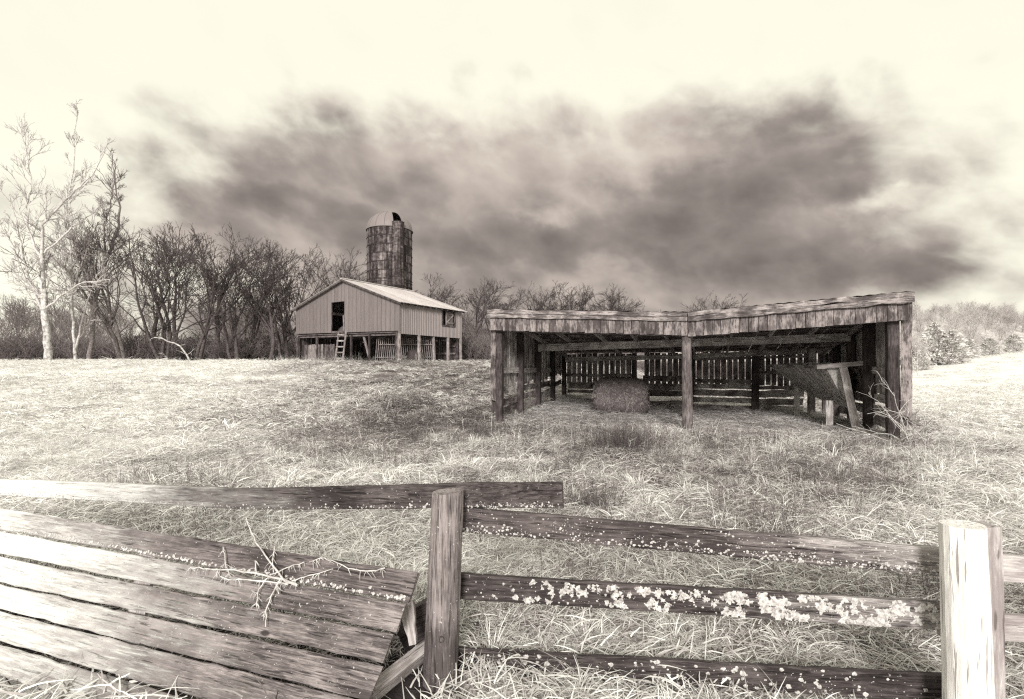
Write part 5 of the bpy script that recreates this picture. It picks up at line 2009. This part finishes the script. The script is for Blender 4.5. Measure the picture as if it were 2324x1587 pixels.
# bay beyond the pale post, and the wires behind it
for y0, Zz in ((1300, 2.45), (1440, 2.45)):
    rail_between("rail", fence, 2175, y0, 2.48, 3400, y0 + 90, 2.1, 0.13, M_PALEBOARD, back=0.12, seg=10)
for k_, (y0, y1) in enumerate(((1262, 1272), (1352, 1362), (1430, 1448))):
    pts = [np.array(px(2185 + (2600 - 2185) * i / 6, y0 + (y1 - y0) * i / 6 + 4 * math.sin(i), 2.62)) for i in range(7)]
    o_ = pts[0].copy()
    tv, tf = tube(np.array(pts) - o_, 0.0016, 5)
    obj("fence_wire", tv, tf, M_WIRE, fence, Matrix.Translation(Vector(o_)), True)

# ---- fallen panel of boards leaning to the left of the post
Q1, Q2, Q3 = px(59, 1163, 3.30), px(726, 1266, 2.78), px(726, 1566, 2.42)
PN = (Q2 - Q1).cross(Q3 - Q1).normalized()
if PN.y > 0:
    PN = -PN
EYEV = V(0, 0, EYE)


def on_panel(x, y, off=0.0):
    d = px(x, y, 1.0) - EYEV
    k_ = ((Q1 + PN * off) - EYEV).dot(PN) / d.dot(PN)
    return EYEV + d * k_


panel = empty("fallen_fence_panel", on_panel(700, 1560), "collapsed fence panel of wide weathered boards slumped left of the post", "fence panel")


def yline(pairs, x):
    (x0, y0), (x1, y1) = pairs
    return y0 + (y1 - y0) * (x - x0) / (x1 - x0)


gaps = [((59, 1163), (726, 1266)), ((59, 1217), (726, 1336)), ((59, 1276), (726, 1408)), ((59, 1340), (726, 1483)), ((59, 1402), (726, 1567)), ((59, 1480), (726, 1672)), ((59, 1560), (726, 1778))]
rend = [(940, 936), (912, 908), (896, 868), (862, 846), (842, 820), (815, 790)]
gapw = [(5, 5), (9, 6), (4, 10), (6, 5), (9, 9), (8, 8)]
xl = -330
boards = []
for i in range(6):
    tp, bt = gaps[i], gaps[i + 1]
    gl, gr_ = gapw[i]
    xr0, xr1 = rend[i]
    c_ul, c_ur = on_panel(xl, yline(tp, xl)), on_panel(xr0, yline(tp, xr0))
    c_ll, c_lr = on_panel(xl, yline(bt, xl) - gl), on_panel(xr1, yline(bt, xr1) - gr_)
    pl_, pr_ = (c_ul + c_ll) / 2, (c_ur + c_lr) / 2
    x = (pr_ - pl_)
    xn = x.normalized()
    wl, wr = [(q - xn * q.dot(xn)).length for q in (c_ul - c_ll, on_panel(xr0, yline(tp, xr0)) - on_panel(xr0, yline(bt, xr0) - gr_))]
    Mx = frame(pr_, x, (c_ul - c_ll))
    Lb = x.length
    v, f = plank_mesh(Lb, wl, wr, 0.02, seg=46, rag=0.0022, cham=0.004, endrag=0.003, slope_end=(0.10 if i in (2, 3) else 0.05))
    v = [(q[0] - Lb, q[1] + 0.003 * math.sin(i * 2 + q[0] * 1.7), q[2]) for q in v]
    o = obj("board", v, f, M_PANELTOP if i == 0 else M_PANEL, panel, Mx)
    boards.append((o, Lb, wl, wr))
o, Lb, wl, wr = boards[0]


def lichen_board(k_, n, size, zf, seed):
    o, Lb, wl, wr = boards[k_]
    Mx = WM[o.name]
    sgn = -1 if (Mx.to_3x3() @ V(0, 1, 0)).y > 0 else 1
    rng = np.random.default_rng(seed)
    v, f = [], []
    for i in range(n):
        x = -rng.random() * min(Lb, 2.8) - 0.01
        w_ = wr + (wl - wr) * (-x / Lb)
        z = zf(rng, w_)
        r = size[0] + (size[1] - size[0]) * rng.random() ** 2
        c0 = len(v)
        ys = 0.004 * math.sin(k_ * 2 + (x + Lb) * 1.7)
        v.append((x, ys + sgn * 0.0132, z))
        for j in range(8):
            th = j / 8 * 6.283
            q = r * rng.uniform(0.6, 1.15)
            v.append((x + q * math.cos(th), ys + sgn * 0.0112, z + q * math.sin(th)))
        for j in range(8):
            f.append((c0, c0 + 1 + j, c0 + 1 + (j + 1) % 8))
    q = obj("lichen", v, f, M_LICHEN, o, Mx)
    q['kind'] = 'stuff'


lichen_board(0, 420, (0.002, 0.010), lambda r, w_: -w_ / 2 + 0.004 + abs(r.normal(0, 0.010)), 31)
lichen_board(0, 130, (0.001, 0.004), lambda r, w_: r.uniform(-0.45, 0.45) * w_, 32)
for k_ in (1, 2, 3):
    lichen_board(k_, 260, (0.001, 0.0035), lambda r, w_: r.uniform(-0.45, 0.48) * w_, 33 + k_)
# cleats that once tied the boards together, behind them
for x in (345,):
    plank("cleat", on_panel(x, yline(gaps[0], x) + 12, -0.045), on_panel(x - 60, yline(gaps[5], x - 60), -0.045), 0.09, 0.03, M_PALEBOARD, panel, wd=(1, 0, 0), seg=3)
# stub stake and timbers behind the panel's end
M_SPLIT = wood('split_pale_wood', 0.20, 0.52, 'X', grain=20)
st = plank("stake", px(938, 1462, 2.66), px(922, 1366, 2.72), 0.035, 0.045, M_SPLIT, None, wd=(1, 0, 0), w1=0.075, seg=5, rag=0.002)
tag(st, "pointed pale stub of timber between the fallen panel and the middle post", "stake")
tb_ = plank("loose_timber", px(835, 1580, 2.50), px(968, 1472, 2.80), 0.085, 0.06, M_SPLIT, None, wd=(0.25, -0.45, 1), seg=6, rag=0.002)
tag(tb_, "slanting squared timber lying behind the fallen panel's end", "timber")
dk = plank("dark_timber", px(905, 1440, 2.92), px(985, 1400, 2.95), 0.20, 0.05, M_RAIL, None, wd=(0, 0, 1), seg=4, rag=0.004)
tag(dk, "dark broken board end leaning behind the middle post", "board")

# ---- dead branch lying on the panel
def zx(x, y, s=2.009, ox=90, oy=1750):
    return ((ox + x / s) / 1.6530, (oy + y / s) / 1.6530)


twigs = [
    ([(1240, 775), (1290, 762), (1380, 770), (1530, 775), (1700, 800), (1850, 825), (1960, 855), (2060, 900)], 0.0035, 0.0085),
    ([(2060, 897), (1960, 850), (1850, 720), (1750, 570), (1700, 470), (1672, 380)], 0.0085, 0.003),
    ([(1480, 830), (1540, 852), (1620, 855), (1850, 865), (1990, 890)], 0.003, 0.006),
    ([(2110, 720), (1990, 760), (1870, 815), (1810, 860), (1760, 960), (1755, 1040), (1770, 1075)], 0.003, 0.0045),
    ([(1930, 855), (1860, 980), (1820, 1090), (1820, 1210)], 0.006, 0.003),
    ([(1500, 605), (1510, 690), (1525, 770)], 0.0025, 0.005),
    ([(1740, 710), (1750, 800)], 0.0025, 0.004),
    ([(1885, 600), (1878, 690), (1880, 800)], 0.0025, 0.004),
    ([(2020, 860), (2110, 830), (2230, 805), (2330, 770)], 0.0045, 0.0025),
    ([(2150, 720), (2230, 690), (2320, 700), (2440, 765), (2540, 785), (2660, 785), (2720, 765)], 0.003, 0.0045),
    ([(1755, 950), (1715, 935)], 0.0025, 0.0015), ([(1450, 770), (1455, 835)], 0.002, 0.003), ([(1540, 780), (1545, 825)], 0.002, 0.003),
    ([(1910, 900), (1920, 960)], 0.003, 0.004), ([(1820, 1090), (1790, 1130)], 0.002, 0.0015),
]
bag = Bag()
o0 = on_panel(*zx(1850, 825), 0.05)
rng = np.random.default_rng(77)
for poly, r0_, r1_ in twigs:
    pts = []
    for (x, y) in poly:
        pxx, pyy = zx(x, y)
        edge_y = yline(gaps[0], pxx)
        p = on_panel(pxx, max(pyy, edge_y), 0.034)
        if pyy < edge_y:
            p = px(pxx, pyy, p.y + 0.02)
        pts.append(np.array(p - o0))
    pts = np.array(pts)
    tq = np.linspace(0, len(pts) - 1, 3 * (len(pts) - 1) + 1)
    fine_ = np.stack([np.interp(tq, np.arange(len(pts)), pts[:, c]) for c in range(3)], 1)
    fine_[1:-1] += rng.normal(0, 0.0025, fine_[1:-1].shape)
    bag.add(*tube(fine_, np.linspace(r0_, r1_, len(fine_)) * 0.75, 6))
    for k_ in range(len(pts) * 3):
        i = rng.integers(0, len(fine_) - 1)
        d = np.array([rng.normal(0, 0.6), rng.normal(-0.3, 0.2), -abs(rng.normal(0, 1))])
        d /= np.linalg.norm(d)
        l = rng.uniform(0.015, 0.045)
        bag.add(*tube([fine_[i], fine_[i] + d * l * 0.6, fine_[i] + d * l + [0.004, 0, -0.004]], [0.0018, 0.0014, 0.0008], 4))
o = bpy.data.objects.new("dead_branch", bag.mesh("dead_branch", M_DEADTWIG, True))
link(o, Matrix.Translation(o0))
tag(o, "bleached forked dead branch lying across the fallen fence panel", "branch")
